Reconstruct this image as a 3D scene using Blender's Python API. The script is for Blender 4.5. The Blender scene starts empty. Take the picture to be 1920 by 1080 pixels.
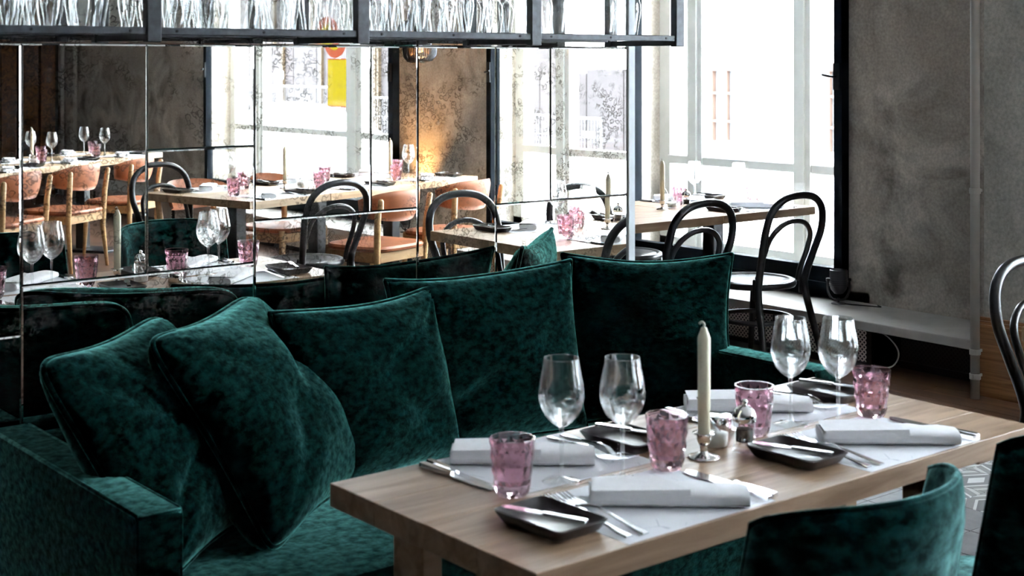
import bpy, math, random
from mathutils import Vector, Matrix
random.seed(7)
S = bpy.context.scene
C = S.collection
PI = math.pi

# ------------------------------------------------------------------ camera
FPX, YAW, YH, HC = 2642.4, math.radians(38.97), 114.5, 1.512   # focal length in px, heading, horizon row, eye height
cam = bpy.data.cameras.new('camera')
cam.sensor_width = 36.0
cam.lens = FPX / 1920 * 36
cam.shift_y = -(540 - YH) / 1920
cam.clip_start, cam.clip_end = 0.05, 200
cam.dof.use_dof = True
cam.dof.focus_distance = 5.2
cam.dof.aperture_fstop = 7.0
camo = bpy.data.objects.new('camera', cam)
camo.location = (0, 0, HC)
camo.rotation_euler = (PI / 2, 0, -YAW)
C.objects.link(camo)
S.camera = camo

# ------------------------------------------------------------------ sky, exposure
wd = bpy.data.worlds.new('world')
S.world = wd
wd.use_nodes = True
bg = wd.node_tree.nodes['Background']
bg.inputs['Color'].default_value = (0.82, 0.91, 1.0, 1)
bg.inputs['Strength'].default_value = 6.0
S.view_settings.view_transform = 'Standard'
S.view_settings.look = 'None'
S.view_settings.gamma = 1
S.view_settings.use_curve_mapping = False
S.view_settings.exposure = 2.75
cy = S.cycles
cy.max_bounces = 10
cy.diffuse_bounces = 4
cy.glossy_bounces = 6
cy.transmission_bounces = 10
cy.transparent_max_bounces = 40
cy.sample_clamp_indirect = 6
cy.use_denoising = True

# ------------------------------------------------------------------ pixel -> place
FW = (math.sin(YAW), math.cos(YAW))
RT = (math.cos(YAW), -math.sin(YAW))
YM = 3.248          # mirror plane
XW = 6.06           # window wall plane
XF = 5.68           # front face of the column at the window wall

def ray(px):
    u = (px - 960) / FPX
    return FW[0] + u * RT[0], FW[1] + u * RT[1]

def G(px, py, z):      # point seen directly, on the level z
    d = FPX * (HC - z) / (py - YH)
    a, b = ray(px)
    return d * a, d * b

def V(px, py, z):      # real place of a point seen in the mirror, on the level z
    x, y = G(px, py, z)
    return x, 2 * YM - y

def W(px, py, X):      # point on a plane x = X -> (y, z)
    a, b = ray(px)
    t = X / a
    return t * b, HC - (py - YH) * t / FPX

def WV(px, py, X):
    y, z = W(px, py, X)
    return 2 * YM - y, z

# ------------------------------------------------------------------ materials
MATS = {}

def nt(name):
    m = bpy.data.materials.new(name)
    m.use_nodes = True
    t = m.node_tree
    for n in list(t.nodes):
        t.nodes.remove(n)
    out = t.nodes.new('ShaderNodeOutputMaterial')
    MATS[name] = m
    return m, t, out

def N(t, typ, **kw):
    n = t.nodes.new(typ)
    for k, v in kw.items():
        if k.startswith('i_'):
            key = k[2:]
            key = int(key) if key.isdigit() else key.replace('_', ' ')
            n.inputs[key].default_value = v
        else:
            setattr(n, k, v)
    return n

def L(t, a, ao, b, bi):
    t.links.new(a.outputs[ao], b.inputs[bi])

def ramp(t, stops, interp='LINEAR'):
    r = t.nodes.new('ShaderNodeValToRGB')
    r.color_ramp.interpolation = interp
    el = r.color_ramp.elements
    while len(el) < len(stops):
        el.new(0.5)
    for e, (p, c) in zip(el, stops):
        e.position = p
        e.color = (*c, 1) if len(c) == 3 else c
    return r

def rgba(c):
    return (*c, 1)

def plain(name, col, rough=0.5, metal=0.0, noise=0.0, scale=20, spec=0.5, bump=0.0, emis=None, estr=0):
    m, t, out = nt(name)
    b = N(t, 'ShaderNodeBsdfPrincipled')
    b.inputs['Roughness'].default_value = rough
    b.inputs['Metallic'].default_value = metal
    b.inputs['Specular IOR Level'].default_value = spec
    b.inputs['Base Color'].default_value = rgba(col)
    tc = N(t, 'ShaderNodeTexCoord')
    nz = N(t, 'ShaderNodeTexNoise', i_Scale=scale, i_Detail=4.0)
    L(t, tc, 'Object', nz, 'Vector')
    if noise:
        lo = tuple(max(0, c * (1 - noise)) for c in col)
        hi = tuple(min(1, c * (1 + noise)) for c in col)
        r = ramp(t, [(0.3, lo), (0.7, hi)])
        L(t, nz, 'Fac', r, 'Fac')
        L(t, r, 'Color', b, 'Base Color')
    if bump:
        bp = N(t, 'ShaderNodeBump', i_Strength=bump, i_Distance=0.002)
        L(t, nz, 'Fac', bp, 'Height')
        L(t, bp, 'Normal', b, 'Normal')
    if emis:
        b.inputs['Emission Color'].default_value = rgba(emis)
        b.inputs['Emission Strength'].default_value = estr
    L(t, b, 0, out, 0)
    return m

def wood(name, dark, light, scale=(1, 14, 14), rough=0.45, axis=0, contrast=(0.35, 0.65)):
    m, t, out = nt(name)
    b = N(t, 'ShaderNodeBsdfPrincipled', i_Roughness=rough)
    tc = N(t, 'ShaderNodeTexCoord')
    mp = N(t, 'ShaderNodeMapping')
    sc = {0: scale, 1: (scale[1], scale[0], scale[2]), 2: (scale[1], scale[2], scale[0])}[axis]
    mp.inputs['Scale'].default_value = sc
    L(t, tc, 'Object', mp, 'Vector')
    nz = N(t, 'ShaderNodeTexNoise', i_Scale=2.2, i_Detail=6.0, i_Roughness=0.6, i_Distortion=0.8)
    L(t, mp, 'Vector', nz, 'Vector')
    oi = N(t, 'ShaderNodeObjectInfo')
    r = ramp(t, [(contrast[0], dark), (contrast[1], light)])
    L(t, nz, 'Fac', r, 'Fac')
    hs = N(t, 'ShaderNodeHueSaturation')
    mr = N(t, 'ShaderNodeMapRange', i_3=0.82, i_4=1.15)
    L(t, oi, 'Random', mr, 0)
    L(t, mr, 0, hs, 'Value')
    L(t, r, 'Color', hs, 'Color')
    L(t, hs, 'Color', b, 'Base Color')
    bp = N(t, 'ShaderNodeBump', i_Strength=0.15, i_Distance=0.001)
    L(t, nz, 'Fac', bp, 'Height')
    L(t, bp, 'Normal', b, 'Normal')
    L(t, b, 0, out, 0)
    return m

def velvet(name, base, sheen, scale=16):
    m, t, out = nt(name)
    b = N(t, 'ShaderNodeBsdfPrincipled', i_Roughness=0.55)
    b.inputs['Specular IOR Level'].default_value = 0.0
    tc = N(t, 'ShaderNodeTexCoord')
    big = N(t, 'ShaderNodeTexNoise', i_Scale=scale, i_Detail=4.0, i_Roughness=0.6, i_Distortion=0.15)
    mp = N(t, 'ShaderNodeMapping')
    mp.inputs['Scale'].default_value = (1.0, 1.0, 1.5)
    L(t, tc, 'Object', mp, 'Vector')
    L(t, mp, 'Vector', big, 'Vector')
    fine = N(t, 'ShaderNodeTexNoise', i_Scale=scale * 11, i_Detail=2.0)
    L(t, tc, 'Object', fine, 'Vector')
    r = ramp(t, [(0.40, tuple(c * 0.18 for c in base)), (0.68, tuple(min(1, c * 1.7) for c in base))])
    L(t, big, 'Fac', r, 'Fac')
    L(t, r, 'Color', b, 'Base Color')
    b.inputs['Sheen Weight'].default_value = 1.0
    b.inputs['Sheen Roughness'].default_value = 0.36
    rs = ramp(t, [(0.34, tuple(c * 0.30 for c in sheen)), (0.66, sheen)])
    L(t, big, 'Fac', rs, 'Fac')
    L(t, rs, 'Color', b, 'Sheen Tint')
    mx = N(t, 'ShaderNodeMath', operation='MULTIPLY_ADD')
    L(t, fine, 'Fac', mx, 0)
    mx.inputs[1].default_value = 0.25
    L(t, big, 'Fac', mx, 2)
    bp = N(t, 'ShaderNodeBump', i_Strength=0.6, i_Distance=0.003)
    L(t, mx, 0, bp, 'Height')
    L(t, bp, 'Normal', b, 'Normal')
    L(t, b, 0, out, 0)
    return m

def thinglass(name, tint=(0.97, 0.985, 0.98), amount=0.85, base=0.05, power=3.0):
    m, t, out = nt(name)
    tr = N(t, 'ShaderNodeBsdfTransparent')
    tr.inputs['Color'].default_value = rgba(tint)
    gl = N(t, 'ShaderNodeBsdfGlossy', i_Roughness=0.03)
    gl.inputs['Color'].default_value = (1, 1, 1, 1)
    lw = N(t, 'ShaderNodeLayerWeight', i_Blend=0.5)
    pw = N(t, 'ShaderNodeMath', operation='POWER')
    L(t, lw, 'Facing', pw, 0)
    pw.inputs[1].default_value = power
    ma = N(t, 'ShaderNodeMath', operation='MULTIPLY_ADD')
    L(t, pw, 0, ma, 0)
    ma.inputs[1].default_value = amount
    ma.inputs[2].default_value = base
    mx = N(t, 'ShaderNodeMixShader')
    L(t, ma, 0, mx, 0)
    L(t, tr, 0, mx, 1)
    L(t, gl, 0, mx, 2)
    L(t, mx, 0, out, 0)
    return m

def solidglass(name, col, rough=0.0, mixt=0.3):
    m, t, out = nt(name)
    b = N(t, 'ShaderNodeBsdfPrincipled', i_Roughness=rough, i_IOR=1.46)
    b.inputs['Base Color'].default_value = rgba(col)
    b.inputs['Transmission Weight'].default_value = 1.0
    tr = N(t, 'ShaderNodeBsdfTransparent')
    tr.inputs['Color'].default_value = rgba(col)
    mx = N(t, 'ShaderNodeMixShader')
    mx.inputs[0].default_value = mixt
    L(t, b, 0, mx, 1)
    L(t, tr, 0, mx, 2)
    L(t, mx, 0, out, 0)
    return m

def concrete(name, a, b_, c, scale=2.6):
    m, t, out = nt(name)
    b = N(t, 'ShaderNodeBsdfPrincipled', i_Roughness=0.75)
    b.inputs['Specular IOR Level'].default_value = 0.25
    tc = N(t, 'ShaderNodeTexCoord')
    n1 = N(t, 'ShaderNodeTexNoise', i_Scale=scale, i_Detail=8.0, i_Roughness=0.62, i_Distortion=0.7)
    L(t, tc, 'Object', n1, 'Vector')
    n2 = N(t, 'ShaderNodeTexNoise', i_Scale=scale * 0.55, i_Detail=5.0, i_Roughness=0.5)
    mp = N(t, 'ShaderNodeMapping')
    mp.inputs['Location'].default_value = (3, 7, 5)
    L(t, tc, 'Object', mp, 'Vector')
    L(t, mp, 'Vector', n2, 'Vector')
    n3 = N(t, 'ShaderNodeTexNoise', i_Scale=70.0, i_Detail=3.0)
    L(t, tc, 'Object', n3, 'Vector')
    r1 = ramp(t, [(0.36, a), (0.62, b_)])
    L(t, n1, 'Fac', r1, 'Fac')
    r2 = ramp(t, [(0.4, (0, 0, 0)), (0.66, (1, 1, 1))])
    L(t, n2, 'Fac', r2, 'Fac')
    mx = N(t, 'ShaderNodeMix', data_type='RGBA')
    L(t, r2, 'Color', mx, 0)
    L(t, r1, 'Color', mx, 6)
    mx.inputs[7].default_value = rgba(c)
    m3 = N(t, 'ShaderNodeMix', data_type='RGBA', blend_type='OVERLAY')
    m3.inputs[0].default_value = 0.45
    L(t, mx, 2, m3, 6)
    L(t, n3, 'Fac', m3, 7)
    L(t, m3, 2, b, 'Base Color')
    ad = N(t, 'ShaderNodeMath', operation='MULTIPLY_ADD')
    L(t, n3, 'Fac', ad, 0)
    ad.inputs[1].default_value = 0.3
    L(t, n1, 'Fac', ad, 2)
    bp = N(t, 'ShaderNodeBump', i_Strength=0.5, i_Distance=0.006)
    L(t, ad, 0, bp, 'Height')
    L(t, bp, 'Normal', b, 'Normal')
    L(t, b, 0, out, 0)
    return m

def antique_mirror(name):
    m, t, out = nt(name)
    b = N(t, 'ShaderNodeBsdfPrincipled', i_Metallic=1.0, i_Roughness=0.0)
    geo = N(t, 'ShaderNodeNewGeometry')
    # foxing: thin dark rings round voronoi cells, in drifting clusters
    warp = N(t, 'ShaderNodeTexNoise', i_Scale=40.0, i_Detail=2.0)
    L(t, geo, 'Position', warp, 'Vector')
    ws = N(t, 'ShaderNodeVectorMath', operation='SCALE')
    ws.inputs['Scale'].default_value = 0.030
    L(t, warp, 'Color', ws, 0)
    wa = N(t, 'ShaderNodeVectorMath', operation='ADD')
    L(t, geo, 'Position', wa, 0)
    L(t, ws, 0, wa, 1)
    vo = N(t, 'ShaderNodeTexVoronoi', i_Scale=64.0, i_Randomness=1.0)
    L(t, wa, 0, vo, 'Vector')
    ring = ramp(t, [(0.0, (0.25, 0.25, 0.25)), (0.30, (0.12, 0.12, 0.12)), (0.40, (1, 1, 1)), (0.48, (0.95, 0.95, 0.95)), (0.56, (0, 0, 0))])
    L(t, vo, 'Distance', ring, 'Fac')
    cl = N(t, 'ShaderNodeTexNoise', i_Scale=9.0, i_Detail=3.0, i_Roughness=0.6)
    L(t, geo, 'Position', cl, 'Vector')
    cr = ramp(t, [(0.45, (0, 0, 0)), (0.58, (1, 1, 1))])
    L(t, cl, 'Fac', cr, 'Fac')
    mu = N(t, 'ShaderNodeMix', data_type='RGBA', blend_type='MULTIPLY')
    mu.inputs[0].default_value = 1.0
    L(t, ring, 'Color', mu, 6)
    L(t, cr, 'Color', mu, 7)
    col = N(t, 'ShaderNodeMix', data_type='RGBA')
    L(t, mu, 2, col, 0)
    col.inputs[6].default_value = (0.86, 0.85, 0.81, 1)
    col.inputs[7].default_value = (0.42, 0.40, 0.36, 1)
    L(t, col, 2, b, 'Base Color')
    df = N(t, 'ShaderNodeBsdfDiffuse')
    df.inputs['Color'].default_value = (0.16, 0.155, 0.145, 1)
    fx = N(t, 'ShaderNodeMath', operation='MULTIPLY')
    L(t, mu, 2, fx, 0)
    fx.inputs[1].default_value = 0.28
    ms = N(t, 'ShaderNodeMixShader')
    L(t, fx, 0, ms, 0)
    L(t, b, 0, ms, 1)
    L(t, df, 0, ms, 2)
    L(t, ms, 0, out, 0)
    return m

def mesh_metal(name, lit=(0.5, 0.47, 0.42)):
    m, t, out = nt(name)
    b = N(t, 'ShaderNodeBsdfPrincipled', i_Roughness=0.5)
    tc = N(t, 'ShaderNodeTexCoord')
    mp = N(t, 'ShaderNodeMapping')
    mp.inputs['Rotation'].default_value = (PI / 4, 0, 0)
    mp.inputs['Scale'].default_value = (1, 60, 60)
    L(t, tc, 'Object', mp, 'Vector')
    sx = N(t, 'ShaderNodeSeparateXYZ')
    L(t, mp, 'Vector', sx, 0)
    prev = None
    for ax in ('Y', 'Z'):
        f = N(t, 'ShaderNodeMath', operation='FRACT')
        L(t, sx, ax, f, 0)
        g = N(t, 'ShaderNodeMath', operation='LESS_THAN')
        L(t, f, 0, g, 0)
        g.inputs[1].default_value = 0.42
        if prev:
            mxn = N(t, 'ShaderNodeMath', operation='MAXIMUM')
            L(t, prev, 0, mxn, 0)
            L(t, g, 0, mxn, 1)
            prev = mxn
        else:
            prev = g
    r = ramp(t, [(0.4, (0.004, 0.004, 0.004)), (0.6, lit)])
    L(t, prev, 0, r, 'Fac')
    L(t, r, 'Color', b, 'Base Color')
    L(t, b, 0, out, 0)
    return m

def paper(name):
    m, t, out = nt(name)
    b = N(t, 'ShaderNodeBsdfPrincipled', i_Roughness=0.85)
    tc = N(t, 'ShaderNodeTexCoord')
    vo = N(t, 'ShaderNodeTexVoronoi', i_Scale=17.0, feature='DISTANCE_TO_EDGE')
    nz = N(t, 'ShaderNodeTexNoise', i_Scale=12.0, i_Detail=3.0)
    L(t, tc, 'Object', vo, 'Vector')
    L(t, tc, 'Object', nz, 'Vector')
    r = ramp(t, [(0.0, (0.45, 0.47, 0.52)), (0.02, (0.86, 0.87, 0.90))])
    L(t, vo, 'Distance', r, 'Fac')
    r2 = ramp(t, [(0.52, (0, 0, 0)), (0.6, (1, 1, 1))])
    L(t, nz, 'Fac', r2, 'Fac')
    mx = N(t, 'ShaderNodeMix', data_type='RGBA')
    L(t, r2, 'Color', mx, 0)
    mx.inputs[6].default_value = (0.86, 0.87, 0.90, 1)
    L(t, r, 'Color', mx, 7)
    L(t, mx, 2, b, 'Base Color')
    L(t, b, 0, out, 0)
    return m

def cement_tile(name):
    m, t, out = nt(name)
    b = N(t, 'ShaderNodeBsdfPrincipled', i_Roughness=0.4)
    tc = N(t, 'ShaderNodeTexCoord')
    sx = N(t, 'ShaderNodeSeparateXYZ')
    L(t, tc, 'Object', sx, 0)
    ax = []
    for a in ('X', 'Y'):
        n = N(t, 'ShaderNodeMath', operation='ABSOLUTE')
        L(t, sx, a, n, 0)
        ax.append(n)
    # pointed lozenge ring: |x| + 0.55|y|
    ma = N(t, 'ShaderNodeMath', operation='MULTIPLY_ADD')
    L(t, ax[1], 0, ma, 0)
    ma.inputs[1].default_value = 0.55
    L(t, ax[0], 0, ma, 2)
    r = ramp(t, [(0.0, (0.72, 0.72, 0.70)), (0.030, (0.22, 0.22, 0.22)), (0.060, (0.75, 0.75, 0.73)), (0.074, (0.30, 0.29, 0.28)), (0.105, (0.62, 0.62, 0.60)), (0.125, (0.34, 0.34, 0.33))], 'CONSTANT')
    L(t, ma, 0, r, 'Fac')
    L(t, r, 'Color', b, 'Base Color')
    L(t, b, 0, out, 0)
    return m

M_velvet = velvet('velvet', (0.0005, 0.0062, 0.0058), (0.34, 1.0, 0.90), 46)
M_velvet2 = velvet('velvet_chair', (0.0018, 0.0200, 0.0188), (0.48, 1.0, 0.96), 26)
M_oak = wood('oak_table', (0.27, 0.165, 0.095), (0.46, 0.31, 0.20), (1.2, 12, 12), 0.42)
M_oakd = wood('oak_table_light', (0.36, 0.235, 0.13), (0.56, 0.40, 0.25), (1.2, 12, 12), 0.42)
M_chairwood = wood('chair_oak', (0.34, 0.185, 0.075), (0.52, 0.33, 0.155), (14, 1.5, 14), 0.45, 1)
M_base = wood('oak_baseboard', (0.20, 0.085, 0.03), (0.40, 0.20, 0.085), (1.0, 10, 22), 0.4, 1)
M_plank = wood('floor_plank', (0.10, 0.045, 0.022), (0.20, 0.10, 0.055), (1.0, 10, 10), 0.38, 1)
M_darkwood = wood('dark_panel', (0.045, 0.016, 0.006), (0.22, 0.085, 0.022), (10, 10, 1.2), 0.5, 2)
M_darkwood = MATS['dark_panel']
M_floor = plain('floor_wood', (0.09, 0.047, 0.028), 0.4, noise=0.4, scale=6)
M_leather = plain('tan_leather', (0.31, 0.095, 0.034), 0.55, noise=0.25, scale=9, bump=0.15)
M_bent = plain('bentwood_black', (0.010, 0.011, 0.013), 0.28, noise=0.2, scale=8)
M_blackmetal = plain('black_steel', (0.012, 0.013, 0.016), 0.42, noise=0.2, scale=12)
M_rack = plain('rack_steel', (0.035, 0.040, 0.045), 0.45, metal=0.3, noise=0.35, scale=60)
M_frame = plain('window_steel', (0.005, 0.008, 0.012), 0.5, noise=0.2, scale=10, spec=0.05)
M_white = plain('white_paint', (0.50, 0.50, 0.47), 0.5, noise=0.06, scale=9)
M_trim = plain('pale_trim', (0.50, 0.53, 0.54), 0.5, noise=0.05)
M_ledge = plain('ledge_paint', (0.42, 0.40, 0.37), 0.35, noise=0.08, scale=14)
M_conc = concrete('limewash_wall', (0.15, 0.135, 0.115), (0.58, 0.525, 0.455), (0.37, 0.32, 0.27))
M_concl = concrete('limewash_column', (0.26, 0.245, 0.21), (0.50, 0.475, 0.42), (0.50, 0.48, 0.43))
M_wall = plain('room_wall', (0.06, 0.058, 0.055), 0.85, noise=0.15, scale=3)
M_ceil = plain('ceiling_paint', (0.55, 0.55, 0.54), 0.9, noise=0.05)
M_pipe = plain('pipe_paint', (0.40, 0.385, 0.35), 0.4, noise=0.05)
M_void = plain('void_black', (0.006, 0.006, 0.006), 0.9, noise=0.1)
M_mirror = antique_mirror('antique_mirror')
M_mesh = mesh_metal('expanded_mesh', (0.85, 0.80, 0.72))
M_meshd = mesh_metal('shaded_mesh', (0.03, 0.03, 0.028))  # darkened copy of the mesh; shade on the set-back grilles put into its colour
M_paper = paper('placemat_paper')
M_linen = plain('napkin_linen', (0.84, 0.83, 0.84), 0.9, noise=0.03, scale=60, bump=0.2)
M_steel = plain('cutlery_steel', (0.72, 0.73, 0.75), 0.16, metal=1.0, noise=0.03)
M_silver = plain('silver', (0.85, 0.84, 0.82), 0.08, metal=1.0, noise=0.02)
M_plate = plain('stoneware_dark', (0.035, 0.027, 0.025), 0.3, noise=0.35, scale=40)
M_wax = plain('candle_wax', (0.84, 0.78, 0.58), 0.45, noise=0.03)
M_wick = plain('wick', (0.5, 0.47, 0.40), 0.8, noise=0.1)
M_glass = thinglass('clear_glass')
M_glassf = thinglass('glass_foot', amount=0.7, base=0.10, power=2.0)
M_pane = thinglass('window_pane', (0.985, 0.99, 0.99), 0.5, 0.03, 4.0)
M_bowl = solidglass('crystal', (0.99, 0.995, 0.995), mixt=0.5)
M_tumbler = solidglass('mauve_glass', (0.80, 0.59, 0.655), mixt=0.12)
M_rackglass = thinglass('rack_glass', (0.97, 0.975, 0.975), 0.8, 0.05, 3.0)
M_pepper = plain('peppercorn', (0.05, 0.04, 0.035), 0.7, noise=0.7, scale=200)
M_salt = plain('salt', (0.85, 0.85, 0.83), 0.8, noise=0.05)
M_tile = cement_tile('cement_tile')
M_tileg = plain('grey_tile', (0.28, 0.28, 0.28), 0.45, noise=0.12)
M_snow = plain('snow', (0.85, 0.87, 0.90), 0.8, noise=0.04, scale=3, bump=0.3)
M_hoard = plain('mauve_render', (0.020, 0.0150, 0.0158), 0.8, noise=0.15, scale=1.5)
M_hoardp = plain('mauve_panel', (0.019, 0.0135, 0.0140), 0.8, noise=0.15, scale=1.5)
M_facade = plain('pale_facade', (0.30, 0.30, 0.29), 0.85, noise=0.05, scale=1)
M_peach = plain('peach_frame', (0.10, 0.060, 0.042), 0.7, noise=0.08)
M_winpale = plain('pale_window', (0.16, 0.16, 0.16), 0.3, noise=0.08)
M_fence = plain('galvanised', (0.10, 0.10, 0.105), 0.4, noise=0.05)
M_yellow = plain('sign_yellow', (0.062, 0.047, 0.0022), 0.7, noise=0.04, spec=0.0)
M_orange = plain('sign_red', (0.055, 0.012, 0.006), 0.7, noise=0.04, spec=0.0)
M_timber = plain('timber_strip', (0.035, 0.020, 0.006), 0.7, noise=0.1)
M_smoke = plain('smoked_shade', (0.02, 0.02, 0.024), 0.15, noise=0.1)
M_bulb = plain('warm_bulb', (1, 0.5, 0.2), 0.5, emis=(1.0, 0.42, 0.12), estr=2.2)

# ------------------------------------------------------------------ mesh builder
class MB:
    def __init__(s):
        s.v, s.f = [], []
    def add(s, vs, fs):
        o = len(s.v)
        s.v += [tuple(p) for p in vs]
        s.f += [tuple(i + o for i in q) for q in fs]
        return s
    def box(s, x0, y0, z0, x1, y1, z1):
        vs = [(x, y, z) for z in (z0, z1) for y in (y0, y1) for x in (x0, x1)]
        return s.add(vs, [(0, 2, 3, 1), (4, 5, 7, 6), (0, 1, 5, 4), (2, 6, 7, 3), (0, 4, 6, 2), (1, 3, 7, 5)])
    def bbox(s, x0, y0, z0, x1, y1, z1, b):      # box with chamfered edges
        import bmesh
        bm = bmesh.new()
        bmesh.ops.create_cube(bm, size=1)
        for v in bm.verts:
            v.co = Vector(((x0 + x1) / 2 + v.co.x * (x1 - x0), (y0 + y1) / 2 + v.co.y * (y1 - y0), (z0 + z1) / 2 + v.co.z * (z1 - z0)))
        bmesh.ops.bevel(bm, geom=list(bm.edges), offset=b, segments=2 if b > 0.01 else 1, profile=0.6, affect='EDGES')
        bm.verts.index_update()
        s.add([v.co[:] for v in bm.verts], [[v.index for v in f.verts] for f in bm.faces])
        bm.free()
        return s
    def tube(s, path, r, seg=10, closed=False, flat=1.0):
        P = [Vector(p) for p in path]
        n = len(P)
        rr = r if isinstance(r, (list, tuple)) else [r] * n
        T = []
        for i in range(n):
            a = P[(i - 1) % n] if (closed or i > 0) else P[i]
            b = P[(i + 1) % n] if (closed or i < n - 1) else P[i]
            T.append((b - a).normalized())
        up = Vector((0, 0, 1)) if abs(T[0].z) < 0.9 else Vector((0, 1, 0))
        u = (up - T[0] * up.dot(T[0])).normalized()
        vs, fs = [], []
        for i in range(n):
            u = (u - T[i] * u.dot(T[i])).normalized()
            w = T[i].cross(u)
            for k in range(seg):
                a = 2 * PI * k / seg
                vs.append(P[i] + (u * math.cos(a) * flat + w * math.sin(a)) * rr[i])
        m = n if closed else n - 1
        for i in range(m):
            for k in range(seg):
                a, b = i * seg, ((i + 1) % n) * seg
                fs.append((a + k, a + (k + 1) % seg, b + (k + 1) % seg, b + k))
        if not closed:
            fs.append(tuple(reversed(range(seg))))
            fs.append(tuple((n - 1) * seg + k for k in range(seg)))
        return s.add(vs, fs)
    def lathe(s, prof, seg=24, cx=0, cy=0, cap=False):
        vs, fs = [], []
        for (r, z) in prof:
            for k in range(seg):
                a = 2 * PI * k / seg
                vs.append((cx + r * math.cos(a), cy + r * math.sin(a), z))
        for i in range(len(prof) - 1):
            for k in range(seg):
                fs.append((i * seg + k, i * seg + (k + 1) % seg, (i + 1) * seg + (k + 1) % seg, (i + 1) * seg + k))
        if cap:
            fs.append(tuple(reversed(range(seg))))
            fs.append(tuple((len(prof) - 1) * seg + k for k in range(seg)))
        return s.add(vs, fs)
    def data(s, name, mat, smooth=False):
        me = bpy.data.meshes.new(name)
        me.from_pydata(s.v, [], s.f)
        me.update()
        if smooth:
            for p in me.polygons:
                p.use_smooth = True
            if smooth == 'auto':
                me.set_sharp_from_angle(angle=math.radians(35))
        me.materials.append(mat)
        return me
    def build(s, name, mat, parent=None, smooth=False, loc=None, rot=None):
        return obj(name, s.data(name, mat, smooth), parent, loc, rot)

def obj(name, me, parent=None, loc=None, rot=None):
    o = bpy.data.objects.new(name, me)
    C.objects.link(o)
    if parent:
        o.parent = parent
    if loc:
        o.location = loc
    if rot:
        o.rotation_euler = rot
    return o

def tag(o, label, cat, group=None, kind=None):
    if label:
        o['label'] = label
    if cat:
        o['category'] = cat
    if group:
        o['group'] = group
    if kind:
        o['kind'] = kind
    return o

def thing(name, label, cat, loc=(0, 0, 0), rz=0.0, group=None):
    o = obj(name, None, None, loc, (0, 0, rz))
    return tag(o, label, cat, group)

def struct(o):
    o['kind'] = 'structure'
    return o

def dup(root, loc, rz, label, group=None):
    r = root.copy()
    C.objects.link(r)
    r.location = loc
    r.rotation_euler = (0, 0, rz)
    r['label'] = label
    if group:
        r['group'] = group
    for ch in list(root.children):
        c = ch.copy()
        C.objects.link(c)
        c.parent = r
        for g in list(ch.children):
            d = g.copy()
            C.objects.link(d)
            d.parent = c
    return r

def spline(pts, n=8, closed=False):
    P = [Vector(p) for p in pts]
    out = []
    m = len(P)
    for i in range(m if closed else m - 1):
        if closed:
            a, b, c, d = P[(i - 1) % m], P[i], P[(i + 1) % m], P[(i + 2) % m]
        else:
            a, b, c, d = P[max(i - 1, 0)], P[i], P[i + 1], P[min(i + 2, m - 1)]
        for k in range(n):
            t = k / n
            out.append(0.5 * ((2 * b) + (c - a) * t + (2 * a - 5 * b + 4 * c - d) * t * t + (3 * b - a - 3 * c + d) * t ** 3))
    if not closed:
        out.append(P[-1])
    return out

# ================================================================== STRUCTURE
ZC = 3.4
RX0, RX1, RY0, RY1 = -2.6, 3.2, 0, 0     # (room extents used below)
TX0, TX1, TY0, TY1 = 3.4, 6.0, 1.6, 4.4  # recess that holds the separate tiles and planks
f = MB()
f.box(-2.8, -9.4, -0.2, 6.5, TY0, 0).box(-2.8, TY1, -0.2, 6.5, 8.2, 0).box(-2.8, TY0, -0.2, TX0, TY1, 0).box(TX1, TY0, -0.2, 6.5, TY1, 0)
f.box(TX0, TY0, -0.2, TX1, TY1, -0.012)
floor = struct(f.build('floor', M_floor))
floor['label'] = 'dark brown wooden floor with a patterned cement tile strip'
PLX = 5.2
tm = MB().bbox(-0.0985, -0.0985, -0.012, 0.0985, 0.0985, 0, 0.0015).data('floor_tile', M_tile)
tg = MB().bbox(-0.0985, -0.0985, -0.012, 0.0985, 0.0985, 0, 0.0015).data('border_tile', M_tileg)
for i in range(9):
    for j in range(14):
        obj('floor_tile', tg if i < 4 else tm, floor, (TX0 + 0.1 + i * 0.2, TY0 + 0.1 + j * 0.2, random.uniform(-0.0006, 0)), (0, 0, (PI / 2) * ((i + j) % 2)))
pm = {}
for i in range(7):
    w = (TX1 - PLX) / 7
    y = TY0
    first = True
    while y < TY1 - 1e-6:
        ln = min((0.35 + 0.3 * ((i * 5) % 3)) if first else 0.95, TY1 - y)
        first = False
        if TY1 - y - ln < 0.12:
            ln = TY1 - y
        key = round(ln, 3)
        if key not in pm:
            pm[key] = MB().bbox(-w / 2 + 0.001, -ln / 2 + 0.001, -0.012, w / 2 - 0.001, ln / 2 - 0.001, 0, 0.0012).data('floor_plank', M_plank)
        obj('floor_plank', pm[key], floor, (PLX + (i + 0.5) * w, y + ln / 2, random.uniform(-0.0006, 0)))
        y += ln

struct(MB().box(-2.8, -9.4, ZC, 6.5, 8.2, ZC + 0.2).build('ceiling', M_ceil))
struct(MB().box(-2.8, -9.4, 0, -2.6, 8.2, ZC).build('wall_left', M_wall))
struct(MB().box(-2.6, 8.0, 0, 6.06, 8.2, ZC).build('wall_far', M_wall))
struct(MB().box(-2.6, -9.4, 0, 6.06, -9.26, ZC).build('wall_back', M_wall))

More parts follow.
